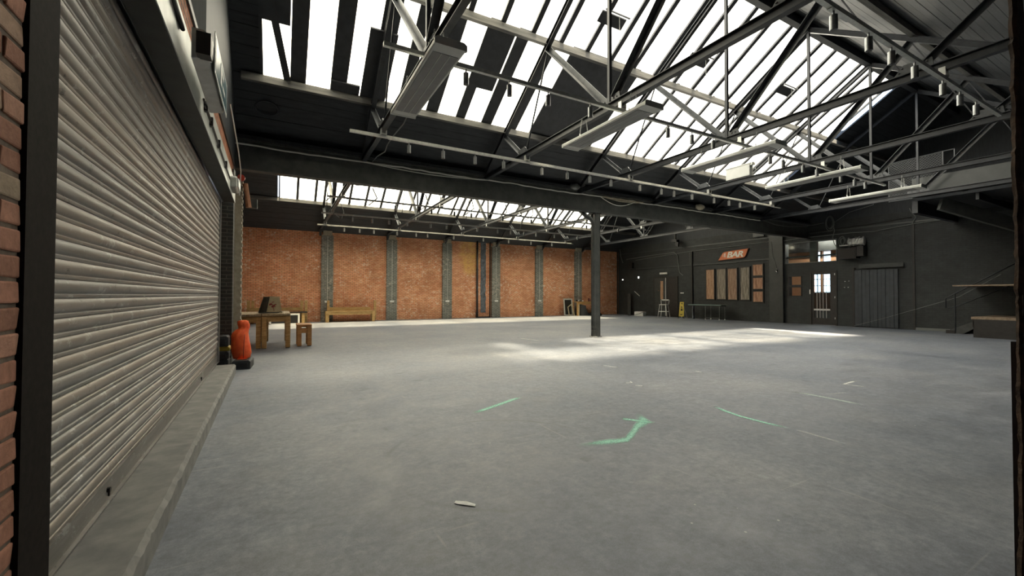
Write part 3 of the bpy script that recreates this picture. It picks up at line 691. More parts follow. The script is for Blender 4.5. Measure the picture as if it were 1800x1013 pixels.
bl = thing('bulkhead_light', 'small grey bulkhead lamp at the far end of the shutter hood', 'light', (LORG[0]-.20, 8.85, 3.24), LROT)
MB().box(-.03, .08, -.25, .3, 0, .2).build('body', 'galv', bl, bevel=.03)
MB().box(.08, .10, -.2, .25, .03, .17).build('diffuser', 'white', bl, bevel=.02)
kb = MB()
secs = []; rr = random.Random(9); y = 2.0
while y < 9.1:
    j1 = rr.uniform(-.006, .002); j2 = rr.uniform(-.006, .0)
    secs.append([(-.45, y, 0), (0, y, 0), (0+j1, y, .13+rr.uniform(-.01, .01)), (-.025+j1, y, .158+j2*.5), (-.45, y, .16)]); y += .06
kb.rings(secs); k_ = kb.build('kerb', 'concrete', None, loc=LORG, rotz=LROT); tag(k_, 'raised concrete kerb running along the foot of the roller shutter', 'kerb')
# bits on the left wall by the pier
tp = MB().tube([(-.68, 11.02, 3.86), (-.64, 11.02, 3.6), (-.61, 11.03, 3.34)], [.055, .05, .06], 10).build('terracotta_pipe', 'terracotta'); tag(tp, 'broken terracotta pipe stub hanging beside the beige pier', 'pipe')
ra = MB().tube([(-.75, 10.98, 3.96), (-.75, 10.90, 3.96)], .07, 16).build('alarm_bell', 'redplastic'); tag(ra, 'small round red alarm sounder above the beige pier', 'alarm')
MBX = MB().box(-.62, -.45, 11.05, 11.2, 3.35, 3.55).build('junction_box', 'soffit'); tag(MBX, 'grey junction box next to the terracotta pipe stub', 'electrical box')

# ================================================================== LIGHT TRACKS
def track(name_lab, y, x0, x1, spots, sheen, grp, splab):
    t_ = thing('light_track', name_lab, 'light track', (x0, y, 4.68), 0, 'metal lighting tracks')
    L = x1-x0
    MB().box(0, L, -.028, .028, -.025, .03).build('rail', 'track', t_)
    for xt in XT:
        if x0 < xt < x1:
            MB().box(xt-x0-.05, xt-x0+.05, -.05, .05, .03, .06).box(xt-x0-.06, xt-x0-.04, -.04, .04, .03, .16).box(xt-x0+.04, xt-x0+.06, -.04, .04, .03, .16).build('clamp', 'galv', t_)
            MB().box(xt-x0+.1, xt-x0+.55, -.033, .033, -.035, -.024).build('joint_cover', 'galv', t_)
    base = None
    for sx in spots:
        if base is None:
            base = thing('spotlight', splab, 'spotlight', (sx, y, 4.64), 0, grp)
            MB().tube([(0, 0, 0.01), (0, 0, -.05)], .012, 6).build('stem', 'spot', base)
            bo = MB().tube([(0, 0, -.05), (0, 0, -.215)], .04, 14).build('body', 'spot', base, smooth='auto')
            MB().tube([(0, 0, -.2155), (0, 0, -.2175)], .034, 14).build('lens', 'spotcap', bo)
        o = base if sx == spots[0] else dup(base, (sx, y, 4.64))
        o['label'] = splab+', %s from the left' % ORD[spots.index(sx)]
track('pale metal lighting track crossing the view just before the girder', 8.9, 1.2, 15.78, [2.39, 3.15, 3.92, 4.66, 5.74, 6.52, 7.27, 8.01, 9.1, 9.98, 10.53, 11.35, 12.42, 13.2, 13.79, 14.64], 1, 'spotlights on the track before the girder', 'small grey cylinder spotlight on the track just before the girder')
track('metal lighting track crossing under the middle of the large near skylight', 5.6, 1.16, 15.64, [2.32, 3.03, 3.73, 4.59, 6.47, 7.15, 7.8, 9.82, 10.34, 11.2, 11.84, 13.04, 13.79, 14.41], 1, 'spotlights on the track under the skylight', 'dark grey cylinder spotlight on the track under the near skylight')
track('pale metal lighting track nearest the camera, at the top right', 2.41, .8, 11.39, [1.6, 2.5, 3.4, 4.4, 5.49, 6.34, 6.97, 7.7, 8.71, 9.42, 10.15], 1, 'spotlights on the nearest track', 'grey cylinder spotlight on the nearest track at top right')
track('thin metal lighting track in the far bay, the one nearest the girder', 15.17, 1.37, 15.89, [3.6, 4.93, 5.83, 6.53, 7.9, 9.26, 10.15, 12.2, 14.1], 1, 'spotlights on the first far bay track', 'tiny spotlight on the far bay track nearest the girder')
track('thin metal lighting track in the middle of the far bay', 18.35, 1.44, 15.31, [2.6, 3.39, 4.09, 4.86, 5.92, 6.68, 8.2, 9.29, 10.02, 10.78, 11.51, 12.64, 14.14], 1, 'spotlights on the middle far bay track', 'tiny spotlight on the middle track of the far bay')
track('thin metal lighting track closest to the brick wall', 21.5, 1.52, 16.07, [2.69, 3.39, 4.06, 5.2, 6.17, 6.77, 8.23, 9.99, 11.6, 13.1, 14.6], 1, 'spotlights on the track by the brick wall', 'tiny spotlight on the track closest to the brick wall')

# ================================================================== RADIANT HEATERS
def make_heater():
    h = thing('radiant_heater', '', 'heater', (0, 0, 0), 0, 'long radiant heaters on chains')
    MB().prism([(-.19, 0), (.19, 0), (.20, .012), (.20, .055), (.16, .085), (-.16, .085), (-.20, .055), (-.20, .012)], 'y', -1.08, 1.08).build('housing', 'heater', h)
    hp_ = MB().box(-.165, .165, -.93, .93, -.006, 0).build('heating_panel', 'heater_face', h)
    for x_ in (-.055, .055): MB().box(x_-.004, x_+.004, -.93, .93, -.010, -.006).build('panel_rib', 'heater', hp_)
    for s_ in (-1, 1): MB().prism([(-.205, -.006), (.205, -.006), (.205, .06), (.165, .09), (-.165, .09), (-.205, .06)], 'y', s_*1.08, s_*1.12).build('end_cap', 'heater', h)
    for yy in (-.66, .66):
        br = MB().box(-.10, .10, yy-.012, yy+.012, .085, .10); br.box(-.105, -.095, yy-.012, yy+.012, .10, .15); br.box(.095, .105, yy-.012, yy+.012, .10, .15); br = br.build('bracket', 'galv', h)
        for s_ in (-1, 1):
            ch = MB(); z = .14; k = 0
            while z < .44:
                x_ = s_*(.10-.05*(z-.14)/.3)
                pts = []
                for a in range(9):
                    an = 2*pi*a/8
                    dx, dy = (.010*cos(an), 0) if k % 2 else (0, .010*cos(an))
                    pts.append((x_+dx, yy+dy, z+.018+.02*sin(an)))
                ch.tube(pts, .0032, 4, False); z += .03; k += 1
            ch.build('chain', 'galv', br)
    return h
h0 = make_heater()
HP = [(1.76, 5.82, 4.35), (5.20, 5.88, 4.40), (8.74, 5.88, 4.42), (12.18, 5.86, 4.42), (15.66, 5.86, 4.42)]
HL = ['long cream radiant heater seen from below, nearest the camera at upper left', 'long cream radiant heater hung on chains under the second truss', 'long cream radiant heater under the third truss, in the middle of the row', 'long cream radiant heater under the fourth truss, beside the grey switch box', 'long cream radiant heater furthest right, below the mesh cage']
for i, p in enumerate(HP):
    o = h0 if i == 0 else dup(h0, p)
    o.location = p; o['label'] = HL[i]
eb = thing('switch_box', 'pale grey electrical switch box on the roof truss beside the fourth heater', 'electrical box', (12.18, 7.9, 4.97))
MB().box(-.05, .12, -.38, .38, .0, .34).build('case', 'heater', eb, bevel=.01)
MB().box(-.06, .13, -.40, .40, .34, .37).box(-.04, .1, -.46, -.38, .30, .38).build('lid', 'heater', eb)
MB().tube([(.0, -.38, .2), (0, -.48, .24), (0, -.55, .12), (0, -.5, 0)], .012, 6).build('cable', 'cable_g', eb)
def blob(name, loc, r, m, label, cat, sc=(1, 1, .7), seed=1, rough_=.25):
    rr = random.Random(seed); b = MB(); secs = []
    for i in range(7):
        ph = -pi/2+pi*(i+.02)/6.04; rad = cos(ph)*r; zz = sin(ph)*r*sc[2]
        secs.append([(rad*sc[0]*cos(2*pi*k/12)*(1+rr.uniform(-rough_, rough_)), rad*sc[1]*sin(2*pi*k/12)*(1+rr.uniform(-rough_, rough_)), zz+rr.uniform(-.1, .1)*r) for k in range(12)])
    b.rings(secs); o = b.build(name, m, None, smooth=True, loc=loc); tag(o, label, cat); return o
blob('bird_nest', (14.7, 11.15, 4.95), .17, 'beige', 'pale lumpy bird nest stuck on the girder below the fifth truss', 'nest', (1.4, .7, .7), 4)
blob('bird_nest', (8.5, 11.15, 4.98), .13, 'wallgrey', 'dark grey lumpy bird nest on the girder by the third truss', 'nest', (1.4, .7, .9), 6)
sf = MB()
for k in range(24):
    a = 2*pi*k/24; a2 = 2*pi*(k+1)/24
cr = MB().tube([(.22*cos(2*pi*k/24), .22*sin(2*pi*k/24)*.8, 0) for k in range(25)], .018, 6, False).build('ceiling_ring', 'bar', None, loc=(-.27, 10.7, rz(10.7, Y1, .24))); cr.rotation_euler = (-atan2(SL, 1), 0, 0); tag(cr, 'faint round black ring fixing on the sloping boards at upper left', 'fixing')

# ================================================================== CABLES ON THE GIRDER
rr = random.Random(12)
pts = []; x = -.9
while x < 19.1:
    pts.append((x, 11.22, 4.80+rr.uniform(-.012, .012)-.02*sin((x+.9)*.9)**2)); x += .25
cb = MB().tube(pts, .020, 6).build('cable', 'cable_w'); tag(cb, 'long white cable run along the top of the girder', 'cable')
pts = [(1.95+4.0*k/20*.8, 11.20, 4.78-.07*sin(pi*k/20)) for k in range(21)]
cb = MB().tube(pts, .011, 6).build('cable', 'cable_w'); tag(cb, 'thin slack white cable sagging along the girder near its left end', 'cable')
pts = [(9.6+1.6*k/14, 11.18, 4.78-.22*sin(pi*k/14)) for k in range(15)]
cb = MB().tube(pts, .012, 6).build('cable', 'cable_w'); tag(cb, 'white cable loop hanging off the girder right of the column', 'cable')
bn = MB()
for q in range(5): bn.tube([(9.7+1.9*k/12, 11.17+.01*q, 4.80-.02*q*sin(pi*k/12)+rr.uniform(-.01, .01)) for k in range(13)], .012, 5)
bn = bn.build('cable_bundle', 'beige'); tag(bn, 'taped bundle of beige cables on the girder right of the column', 'cable')
pts = [(19.06, 11.2, 4.8), (19.8, 11.1, 4.66), (20.8, 11, 4.62), (21.8, 10.8, 4.7), (22.8, 10.5, 4.9)]
cb = MB().tube(pts, .014, 6).build('cable', 'cable_g'); tag(cb, 'grey cable running from the girder end to the coil on the dark wall', 'cable')
cb = MB().tube([(2.05, 11.1, 4.80), (2.02, 10.4, 4.72), (2.10, 9.9, 4.70), (2.02, 9.3, 4.66), (2.05, 8.95, 4.72), (2.04, 8.0, 4.66), (2.0, 6.9, 4.78)], .012, 6).build('cable', 'cable_g'); tag(cb, 'grey cable looping beside the first near truss', 'cable')
cb = MB().tube([(2.1, 18.6, 5.4), (2.3, 18.5, 4.8), (2.2, 18.4, 4.5), (2.0, 18.4, 4.62)], .012, 6).tube([(2.0, 18.4, 4.75), (1.8, 18.3, 4.45), (1.9, 18.2, 4.7)], .012, 6).build('cable', 'cable_b'); tag(cb, 'tangled cables hanging on the first truss of the far bay', 'cable')
cb = MB().tube([(-.62, 7.0, 4.05), (-.64, 8.6, 3.9), (-.66, 9.5, 3.75), (-.70, 9.8, 3.35)], .010, 6).build('cable', 'cable_w'); tag(cb, 'thin pale cable drooping past the end of the shutter hood', 'cable')

# ================================================================== BACK WALL FIXTURES
sc0 = None
for i, x in enumerate(PX):
    if sc0 is None:
        sc0 = thing('socket_conduit', '', 'conduit', (x, YW-.14, 0), 0, 'conduits on the grey brick pilasters')
        MB().tube([(0, -.012, 1.08), (0, -.012, 4.5)], .012, 6).build('pipe', 'cable_w', sc0)
        MB().box(-.12, .12, -.05, 0, 1.0, 1.1).build('socket', 'white', sc0, bevel=.008)
        o = sc0
    else: o = dup(sc0, (x, YW-.14, 0))
    o['label'] = 'white conduit with a socket on the %s grey pilaster from the left' % NORD[i]
dpb = thing('rainwater_pipe', 'black rainwater downpipe on the brick wall at a yellow brick patch', 'pipe', (10.87, YW-.08, 0))
MB().tube([(0, 0, 0.05), (0, 0, 4.9)], .06, 12).build('pipe', 'steel', dpb, smooth=True)
for zz in (.3, 1.6, 3.0, 4.3): MB().tube([(0, 0, zz), (0, 0, zz+.07)], .072, 12).build('collar', 'steel', dpb.children[0], smooth='auto')
b = MB(); secs = []; rr = random.Random(2); z = .32
while z < 4.85:
    a = rr.uniform(-.02, .02); secs.append([(-.19+a, -.03, z), (.16+a+rr.uniform(-.015, .015), -.03, z), (.16+a, 0, z), (-.19+a, 0, z)]); z += .12
b.rings(secs); o = b.build('wall_strip', 'bluestrip', None, loc=(11.32, YW, 0)); tag(o, 'ragged blue-grey strip hanging on the brick wall right of the downpipe', 'strip')
o = MB().box(10.8, 11.78, YW-.12, YW-.02, 0, .07).box(10.8, 10.84, YW-.12, YW-.02, .07, .35).box(11.74, 11.78, YW-.12, YW-.02, .07, 4.9).build('floor_channel', 'trim'); tag(o, 'black channel frame at the foot of the brick wall recess', 'frame')
o = MB().box(22.50, 22.56, YW-.06, YW, 0, 4.9).build('corner_pipe', 'door'); tag(o, 'dark vertical strip at the right end of the brick wall', 'trim strip')

# ================================================================== LEFT FURNITURE
def legs(par, x0, x1, y0, y1, s_, h, m):
    for (a, c_) in ((x0, y0), (x1-s_, y0), (x0, y1-s_), (x1-s_, y1-s_)):
        lg = MB().box(a, a+s_, c_, c_+s_, .012, h).build('leg', m, par, bevel=.005)
        MB().box(a+.01, a+s_-.01, c_+.01, c_+s_-.01, 0, .012).build('foot', 'black', lg)
def table(label, loc, wdt, dep, h, rot=0):
    t_ = thing('wooden_table', label, 'table', loc, rot, 'rough pine tables by the left wall')
    legs(t_, 0, wdt, 0, dep, .115, h-.06, 'wood')
    n = 4
    for i in range(n): MB().box(.0+i*wdt/n+.003, (i+1)*wdt/n-.003, -.02, dep+.02, h-.055+random.uniform(-.002, .002), h).build('top_board', 'woodtop', t_, bevel=.004)
    MB().box(.115, wdt-.115, .02, .06, h-.21, h-.065).build('apron', 'wood', t_, bevel=.003)
    MB().box(.115, wdt-.115, dep-.06, dep-.02, h-.21, h-.065).build('apron', 'wood', t_, bevel=.003)
    MB().box(.02, .06, .115, dep-.115, h-.21, h-.065).build('apron', 'wood', t_, bevel=.003)
    MB().box(wdt-.06, wdt-.02, .115, dep-.115, h-.21, h-.065).build('apron', 'wood', t_, bevel=.003)
    return t_
table('pine table against the left wall behind the orange sack', (-1.09, 12.8, 0), .69, 2.0, .90)
table('pine table with the printed paper bag on its top', (-.385, 12.74, 0), .66, 2.1, .91)
st = thing('wooden_stool', 'small reddish pine stool right of the pine tables', 'stool', (.44, 12.9, 0))
for (a, c_) in ((0, 0), (.25, 0), (0, .62), (.25, .62)):
    lg = MB().box(a, a+.11, c_, c_+.10, .012, .52).build('leg', 'woodred', st, bevel=.005)
    MB().box(a+.01, a+.10, c_+.01, c_+.09, 0, .012).build('foot', 'black', lg)
for i in range(2): MB().box(i*.18+.002-.01, i*.18+.18, -.03, .76, .55+.0*i, .595).build('seat_board', 'woodred', st, bevel=.004)
MB().box(.11, .25, .02, .05, .36, .50).build('apron', 'woodred', st); MB().box(.02, .05, .10, .62, .40, .52).box(.31, .34, .10, .62, .40, .52).build('side_rail', 'woodred', st)
MB().box(.0, .36, -.01, .73, .52, .55).build('seat_frame', 'woodred', st)
bg_ = thing('paper_bag', 'tan paper bag with a maroon print and dark side standing on the pine table', 'bag', (-.26, 13.25, .912), .15)
MB().add([(-.05, -.10, 0), (.32, -.12, 0), (.32, .12, 0), (-.05, .12, 0), (.04, -.035, .45), (.27, -.045, .44), (.27, .04, .44), (.04, .04, .45)],
         [(0, 3, 2, 1), (4, 5, 6, 7), (0, 1, 5, 4), (1, 2, 6, 5), (2, 3, 7, 6), (3, 0, 4, 7)]).build('front', 'card', bg_)
MB().add([(-.22, .02, 0), (-.052, -.105, 0), (.035, -.04, .44), (-.10, .02, .44), (-.22, .10, 0), (-.052, .12, 0), (.035, .04, .44), (-.10, .08, .44)],
         [(0, 1, 2, 3), (7, 6, 5, 4), (0, 4, 5, 1), (1, 5, 6, 2), (2, 6, 7, 3), (3, 7, 4, 0)]).build('side_gusset', 'cardside', bg_)
pr = MB()
def disc(b, cx_, cz_, r, y_):
    b.prism([(cx_+r*cos(2*pi*k/10), cz_+r*sin(2*pi*k/10)) for k in range(10)], 'y', y_-.003, y_)
for (cx_, cz_, r) in ((.06, .22, .045), (.12, .26, .05), (.12, .17, .05), (.17, .20, .045)):
    disc(pr, cx_, cz_, r, -.118+.055*cz_/.22*.9+.0)
pr.beam((.11, -.100, .16), (.13, -.115, .06), .02, .004).build('print', 'cardprint', bg_)
MB().box(-.21, .33, -.115, .11, .0, .03).build('base_fold', 'cardside', bg_)
# plastic feet blocks
def block(label, loc, rot=0, m='blackrub', h=.17):
    b_ = thing('barrier_foot_block', label, 'block', loc, rot, 'stacked plastic barrier feet')
    MB().prism([(0, 0), (.30, 0), (.30, h-.03), (.27, h), (.03, h), (0, h-.03)], 'y', 0, .55).build('body', m, b_, bevel=.01)
    MB().box(.05, .25, -.008, .01, .03, h-.05).build('recess', 'black', b_)
    MB().box(.10, .20, .22, .34, h-.002, h+.004).build('slot', 'black', b_)
    return b_
block('black block at the bottom of the stack beside the kerb end', (-1.13, 9.62, 0), -.02, h=.19)
block('black barrier foot in the middle of the stack by the wall', (-1.12, 9.60, .195), .02, h=.14)
block('yellow-edged barrier foot, third up in the stack by the wall', (-1.11, 9.64, .34), .0, 'yellow', h=.08)
block('black barrier foot on top of the stack by the brick pilaster', (-1.13, 9.60, .425), .02, h=.20)
block('low black barrier foot block under the orange sack', (-.76, 9.43, 0), -.06, h=.17)
sk = thing('orange_sack', 'bright orange-red tied sack standing on a black foot block', 'sack', (-.62, 9.68, .176))
secs = []; rr = random.Random(8)
for (z, rx, ry, ox) in ((0, .11, .09, 0), (.02, .145, .12, 0), (.12, .158, .14, 0), (.25, .160, .14, -.01), (.36, .145, .12, -.015), (.44, .138, .11, -.02), (.50, .125, .095, -.01), (.55, .10, .07, .02), (.59, .085, .05, .035), (.65, .095, .05, .03), (.71, .085, .035, .02), (.73, .05, .02, .02)):
    fold = .05+.10*min(1, max(0, (z-.3)/.25))
    secs.append([(ox+(-.03 if .3 < z < .56 else 0)*z+rx*cos(2*pi*k/22)*(1+fold*sin(k*2.1+z*14)+rr.uniform(-.05, .05)), ry*sin(2*pi*k/22)*(1+fold*cos(k*2.6+z*9)+rr.uniform(-.07, .07)), z+rr.uniform(-.012, .012)*(z > 0)) for k in range(22)])
MB().rings(secs).build('cloth', 'orangebag', sk, smooth=True)
MB().tube([(.035, -.138, .02), (.04, -.150, .15), (.045, -.148, .27), (.05, -.128, .38), (.055, -.10, .47)], .006, 6).build('seam', 'cardprint', sk, smooth=True)
MB().box(-.06, .10, -.17, -.10, .0, .012).build('hem', 'orangebag', sk)

# benches by the brick wall
def bench(label, loc, L=2.55, rot=0):
    b_ = thing('wooden_bench', label, 'bench', loc, rot, 'long pine benches by the brick wall')
    MB().box(0, L, 0, .26, .52, .57).build('seat_board', 'woodbench', b_, bevel=.004)
    MB().box(0, L, .27, .53, .52, .57).build('seat_board', 'woodbench', b_, bevel=.004)
    for (a, c_) in ((0, 0), (L-.16, 0), (0, .40), (L-.16, .40)): MB().box(a, a+.15, c_, c_+.12, 0, .52).build('leg', 'woodbench', b_, bevel=.005)
    MB().box(.15, L-.16, .02, .06, .38, .52).build('apron', 'woodbench', b_)
    MB().box(.15, L-.15, .50, .54, .58, .76).build('back_rail', 'woodbench', b_, bevel=.004)
    for a in (.10, L+.02): MB().box(a, a+.12, .45, .55, .10, 1.12).build('back_post', 'woodbench', b_, bevel=.004)
    return b_
bench('long pine bench against the brick wall between the first two grey pilasters', (2.1, 23.55, 0), 2.45)
b2 = thing('wooden_bench', 'pine bench with tall end posts behind the tables by the brick wall', 'bench', (-1.35, 23.5, 0), 0, 'long pine benches by the brick wall')
for a in (0, .18, 2.30, 2.50): MB().box(a, a+.13, .45, .58, 0, 1.12).build('end_post', 'woodbench', b2, bevel=.004)
MB().box(.1, 2.4, .42, .46, .62, .78).build('back_rail', 'woodbench', b2)
MB().box(.0, 2.6, -.1, .42, .52, .57).build('seat_board', 'trim', b2)  # pine seat in dark trim: its shade is put into the colour
for a in (.05, 2.35): MB().box(a, a+.13, -.08, .04, 0, .52).build('leg', 'woodbench', b2)
fr = thing('picture_frame', 'empty white picture frame leaning under the left bench', 'frame', (.1, 23.2, 0))
MB().box(-.5, .8, 0, .03, .42, .5).box(.72, .8, 0, .03, 0, .42).box(-.5, -.42, 0, .03, 0, .42).box(-.5, .8, 0, .03, 0, .03).build('frame', 'white', fr)
MB().box(-.42, .72, .01, .02, .03, .42).build('backing', 'black', fr)

# desk group at right of back wall
mr = thing('framed_mirror', 'pale framed mirror leaning on the brick wall left of the desk', 'mirror', (17.25, 23.85, 0)); mr.rotation_euler = (radians(-6), 0, 0)
MB().box(0, .09, 0, .04, 0, 1.2).box(.66, .75, 0, .04, 0, 1.2).box(.09, .66, 0, .04, 1.11, 1.2).box(.09, .66, 0, .04, 0, .09).build('frame', 'mirrorframe', mr)
MB().box(.09, .66, .01, .025, .09, 1.11).build('glass', 'mirrordark', mr)
ts = thing('wooden_trestle', 'small pale A-shaped wooden trestle standing before the framed mirror', 'trestle', (17.5, 23.6, 0))
MB().beam((-.15, 0, .6), (.16, 0, .82), .03, .05).beam((.14, 0, .82), (.42, .0, .0), .03, .07).beam((-.14, 0, .62), (-.02, 0, 0), .03, .05).build('boards', 'card', ts)
dk = thing('work_desk', 'plain wooden desk by the brick wall partly hidden by the column', 'desk', (18.05, 23.45, 0))
MB().box(0, 1.9, 0, .6, .94, .99).build('top', 'wood', dk)
MB().box(.02, 1.86, .02, .05, .80, .94).build('apron', 'wood', dk)
for (a, c_) in ((0, 0), (1.82, 0), (0, .52), (1.82, .52)): MB().box(a, a+.08, c_, c_+.08, 0, .94).build('leg', 'wood', dk)
MB().box(.10, .18, .0, .06, 0, .8).build('panel_edge', 'card', dk)
ks = thing('covered_machine', 'black sheet draped object under the desk', 'cover', (18.45, 23.35, 0))
MB().prism([(-.15, 0), (.75, 0), (.72, .06), (.45, .22), (.32, .42), (.25, .72), (-.15, .78)], 'y', 0, .3).build('sheet', 'blackrub', ks)
its = [(.15, 'black', .14, .12, 'small black box at the left end of the desk', 'box'), (.45, 'blackrub', .2, .07, 'flat black tray on the desk', 'tray'), (.66, 'white', .12, .09, 'small white pot on the desk', 'pot'), (1.20, 'maroon', .1, .24, 'tall maroon bottle on the desk', 'bottle'), (1.33, 'maroon', .07, .19, 'short maroon bottle beside the tall one on the desk', 'bottle'), (1.66, 'maroon', .24, .2, 'dark maroon case at the right end of the desk', 'case')]
for (a, m_, wd, hh, lb_, ct) in its:
    o = MB().prism([(wd/2*cos(2*pi*k/8+pi/8), wd/2*sin(2*pi*k/8+pi/8)) for k in range(8)], 'z', 0, hh*.8).prism([(wd/3*cos(2*pi*k/8), wd/3*sin(2*pi*k/8)) for k in range(8)], 'z', hh*.8, hh).build('desk_'+ct, m_, None, loc=(18.05+a, 23.7, .992)); tag(o, lb_, ct)
je = thing('jeans', 'pale blue denim jeans hanging in front of the desk', 'jeans', (19.25, 23.08, 0))
secs = []
for (z, a, b_, d) in ((.30, -.13, .12, .05), (.55, -.16, .10, .07), (.8, -.12, .16, .08), (1.0, -.02, .26, .08), (1.08, .05, .34, .06)):
    secs.append([(a, 0, z), (a*.4+b_*.6, -d, z), (b_, 0, z), ((a+b_)/2, d*.6, z)])
MB().rings(secs).build('denim', 'denim', je, smooth=True)
MB().prism([(-.35, 0), (.5, 0), (.45, .12), (.25, .28), (-.1, .3), (-.25, .15)], 'y', -.2, .2).build('boots', 'black', je)

# ================================================================== RIGHT WALL FIXTURES
def rthing(name, label, cat, y, z, x=0.0, group=None):
    # a point in the right wall's frame
    c_, s_ = cos(RROT), sin(RROT)
    return thing(name, label, cat, (RORG[0]+x*c_-y*s_, x*s_+y*c_, z), RROT, group)
# sign : local y runs away from the viewer -> text must read towards -y
sg = rthing('bar_sign', 'orange parallelogram sign reading BAR on the dark wall', 'sign', 15.22, 3.78, -.03); sg.scale = (1, 1.05, 1.08)
def par_poly(hw, hh, sk_):
    p = [(hw+sk_*.5-.0, -hh), (-hw+.12, -hh), (-hw+.02, -hh+.03), (-hw-sk_*.12, -hh+.16), (-hw-sk_*.62, hh), (hw-.22, hh), (hw-.08, hh-.05)]
    return p
MB().prism([(.90, -.27), (-.56, -.22), (-.66, -.18), (-.72, -.10), (-.86, .27), (.48, .20), (.60, .16), (.66, .08)], 'x', -.04, .0).build('edge', 'sign_edge', sg)
MB().prism([(.86, -.245), (-.55, -.195), (-.64, -.16), (-.70, -.09), (-.82, .245), (.47, .18), (.58, .14), (.64, .06)], 'x', -.055, -.04).build('board', 'sign_orange', sg)
for k in range(4): MB().box(-.058, -.055, .43+k*.05, .455+k*.05, -.12+k*.012, .12-k*.02).build('speed_stripe', 'sign_fade' if k > 1 else 'sign_white', sg)
tx = bpy.data.curves.new('lettering', 'FONT'); tx.body = 'BAR'; tx.size = .42; tx.extrude = .006; tx.offset = .003; tx.align_x = 'CENTER'; tx.align_y = 'CENTER'; tx.shear = .28; tx.space_character = .92
to = bpy.data.objects.new('lettering', tx); COL.objects.link(to)
dg = bpy.context.evaluated_depsgraph_get(); me = bpy.data.meshes.new_from_object(to.evaluated_get(dg)); bpy.data.objects.remove(to)
me.materials.clear(); me.materials.append(MT['sign_white'])
V_ = [v.co.copy() for v in me.vertices]; F_ = [tuple(p.vertices) for p in me.polygons]; nv = len(V_); L3 = []; F3 = []
for q, (dx_, dy_, dz_) in enumerate(((0, 0, 0), (.011, 0, .0006), (-.011, 0, .0003), (0, .009, .0009), (0, -.009, .0012))):
    L3 += [(v.x+dx_, v.y+dy_, v.z+dz_) for v in V_]; F3 += [tuple(i+q*nv for i in f) for f in F_]
me = bpy.data.meshes.new('lettering'); me.from_pydata(L3, [], F3); me.materials.append(MT['sign_white'])
lo = bpy.data.objects.new('lettering', me); COL.objects.link(lo); lo.parent = sg; lo.location = (-.062, -.09, -.01); lo.rotation_euler = (radians(90+1.8), 0, radians(-90)); lo.scale = (1.25, 1, 1)
# reclaimed-wood panels
panels = [(16.95, 16.44, 1.21, 2.98, 0, 'tall reddish reclaimed wood panel, leftmost under the BAR sign'), (16.24, 15.71, 1.21, 2.98, 1, 'tall grey-brown reclaimed wood panel, second from left under the BAR sign'),
          (15.56, 15.03, 1.19, 2.97, 2, 'tall brown reclaimed wood panel, third from left under the BAR sign'), (14.81, 14.31, 1.19, 3.0, 3, 'tall grey reclaimed wood panel, fourth from left with pale bottom corner'),
          (14.10, 13.58, 2.53, 3.12, 4, 'square reclaimed wood panel, topmost of the three in a column'), (14.10, 13.58, 1.79, 2.39, 4, 'square reclaimed wood panel, middle of the three in a column'), (14.10, 13.58, 1.08, 1.64, 4, 'square reclaimed wood panel, lowest of the three in a column')]
for (a, b_, z0, z1, mi, lb_) in panels:
    p = rthing('wood_panel', lb_, 'panel', b_, z0, 0, 'reclaimed wood panels in the bar wall')
    W_ = a-b_; H_ = z1-z0
    n = 3
    for i in range(n): MB().box(-.045-random.uniform(0, .008), -.01, i*W_/n+.002, (i+1)*W_/n-.002, 0, H_).build('board', MT['panelwoods'][mi], p)
    MB().box(-.06, 0, -.05, 0, -.05, H_+.05).box(-.06, 0, W_, W_+.05, -.05, H_+.05).box(-.06, 0, 0, W_, H_, H_+.05).box(-.06, 0, 0, W_, -.05, 0).build('surround', 'trim', p)
# double door (door_1)
d1 = bpy.data.objects.new('door_1', None); COL.objects.link(d1); d1.location = RORG; d1.rotation_euler = (0, 0, RROT); struct(d1)
MB().box(-.05, 0, 20.92, 21.0, 0, 2.68).box(-.05, 0, 19.0, 19.08, 0, 2.68).box(-.05, 0, 19.0, 21.0, 2.6, 2.68).build('frame', 'trim', d1)
d1l = MB().box(-.035, 0, 20.0, 20.92, .02, 2.6).build('leaf', 'door', d1)
MB().box(-.01, 0, 19.08, 19.95, .02, 2.6).build('leaf', 'trim', d1)
MB().box(-.045, -.034, 20.18, 20.40, 1.15, 2.4).build('vision_panel', MT['panelwoods'][0], d1l)
MB().box(-.06, -.01, 19.945, 19.985, .05, 2.62).build('lit_edge_strip', 'silver', d1)  # silver colour stands in for light catching the door's edge
MB().tube([(-.07, 20.55, 1.75), (-.035, 20.55, 1.75)], .035, 10).build('handle', 'chrome', d1l)
ex = rthing('exit_light', 'small silver emergency lamp over the double doors', 'light', 20.1, 2.85, -.03)
MB().box(-.08, .02, -.32, .32, 0, .12).build('body', 'silver', ex, bevel=.01); MB().box(-.085, -.08, -.05, .26, .02, .10).build('lens', 'white', ex)
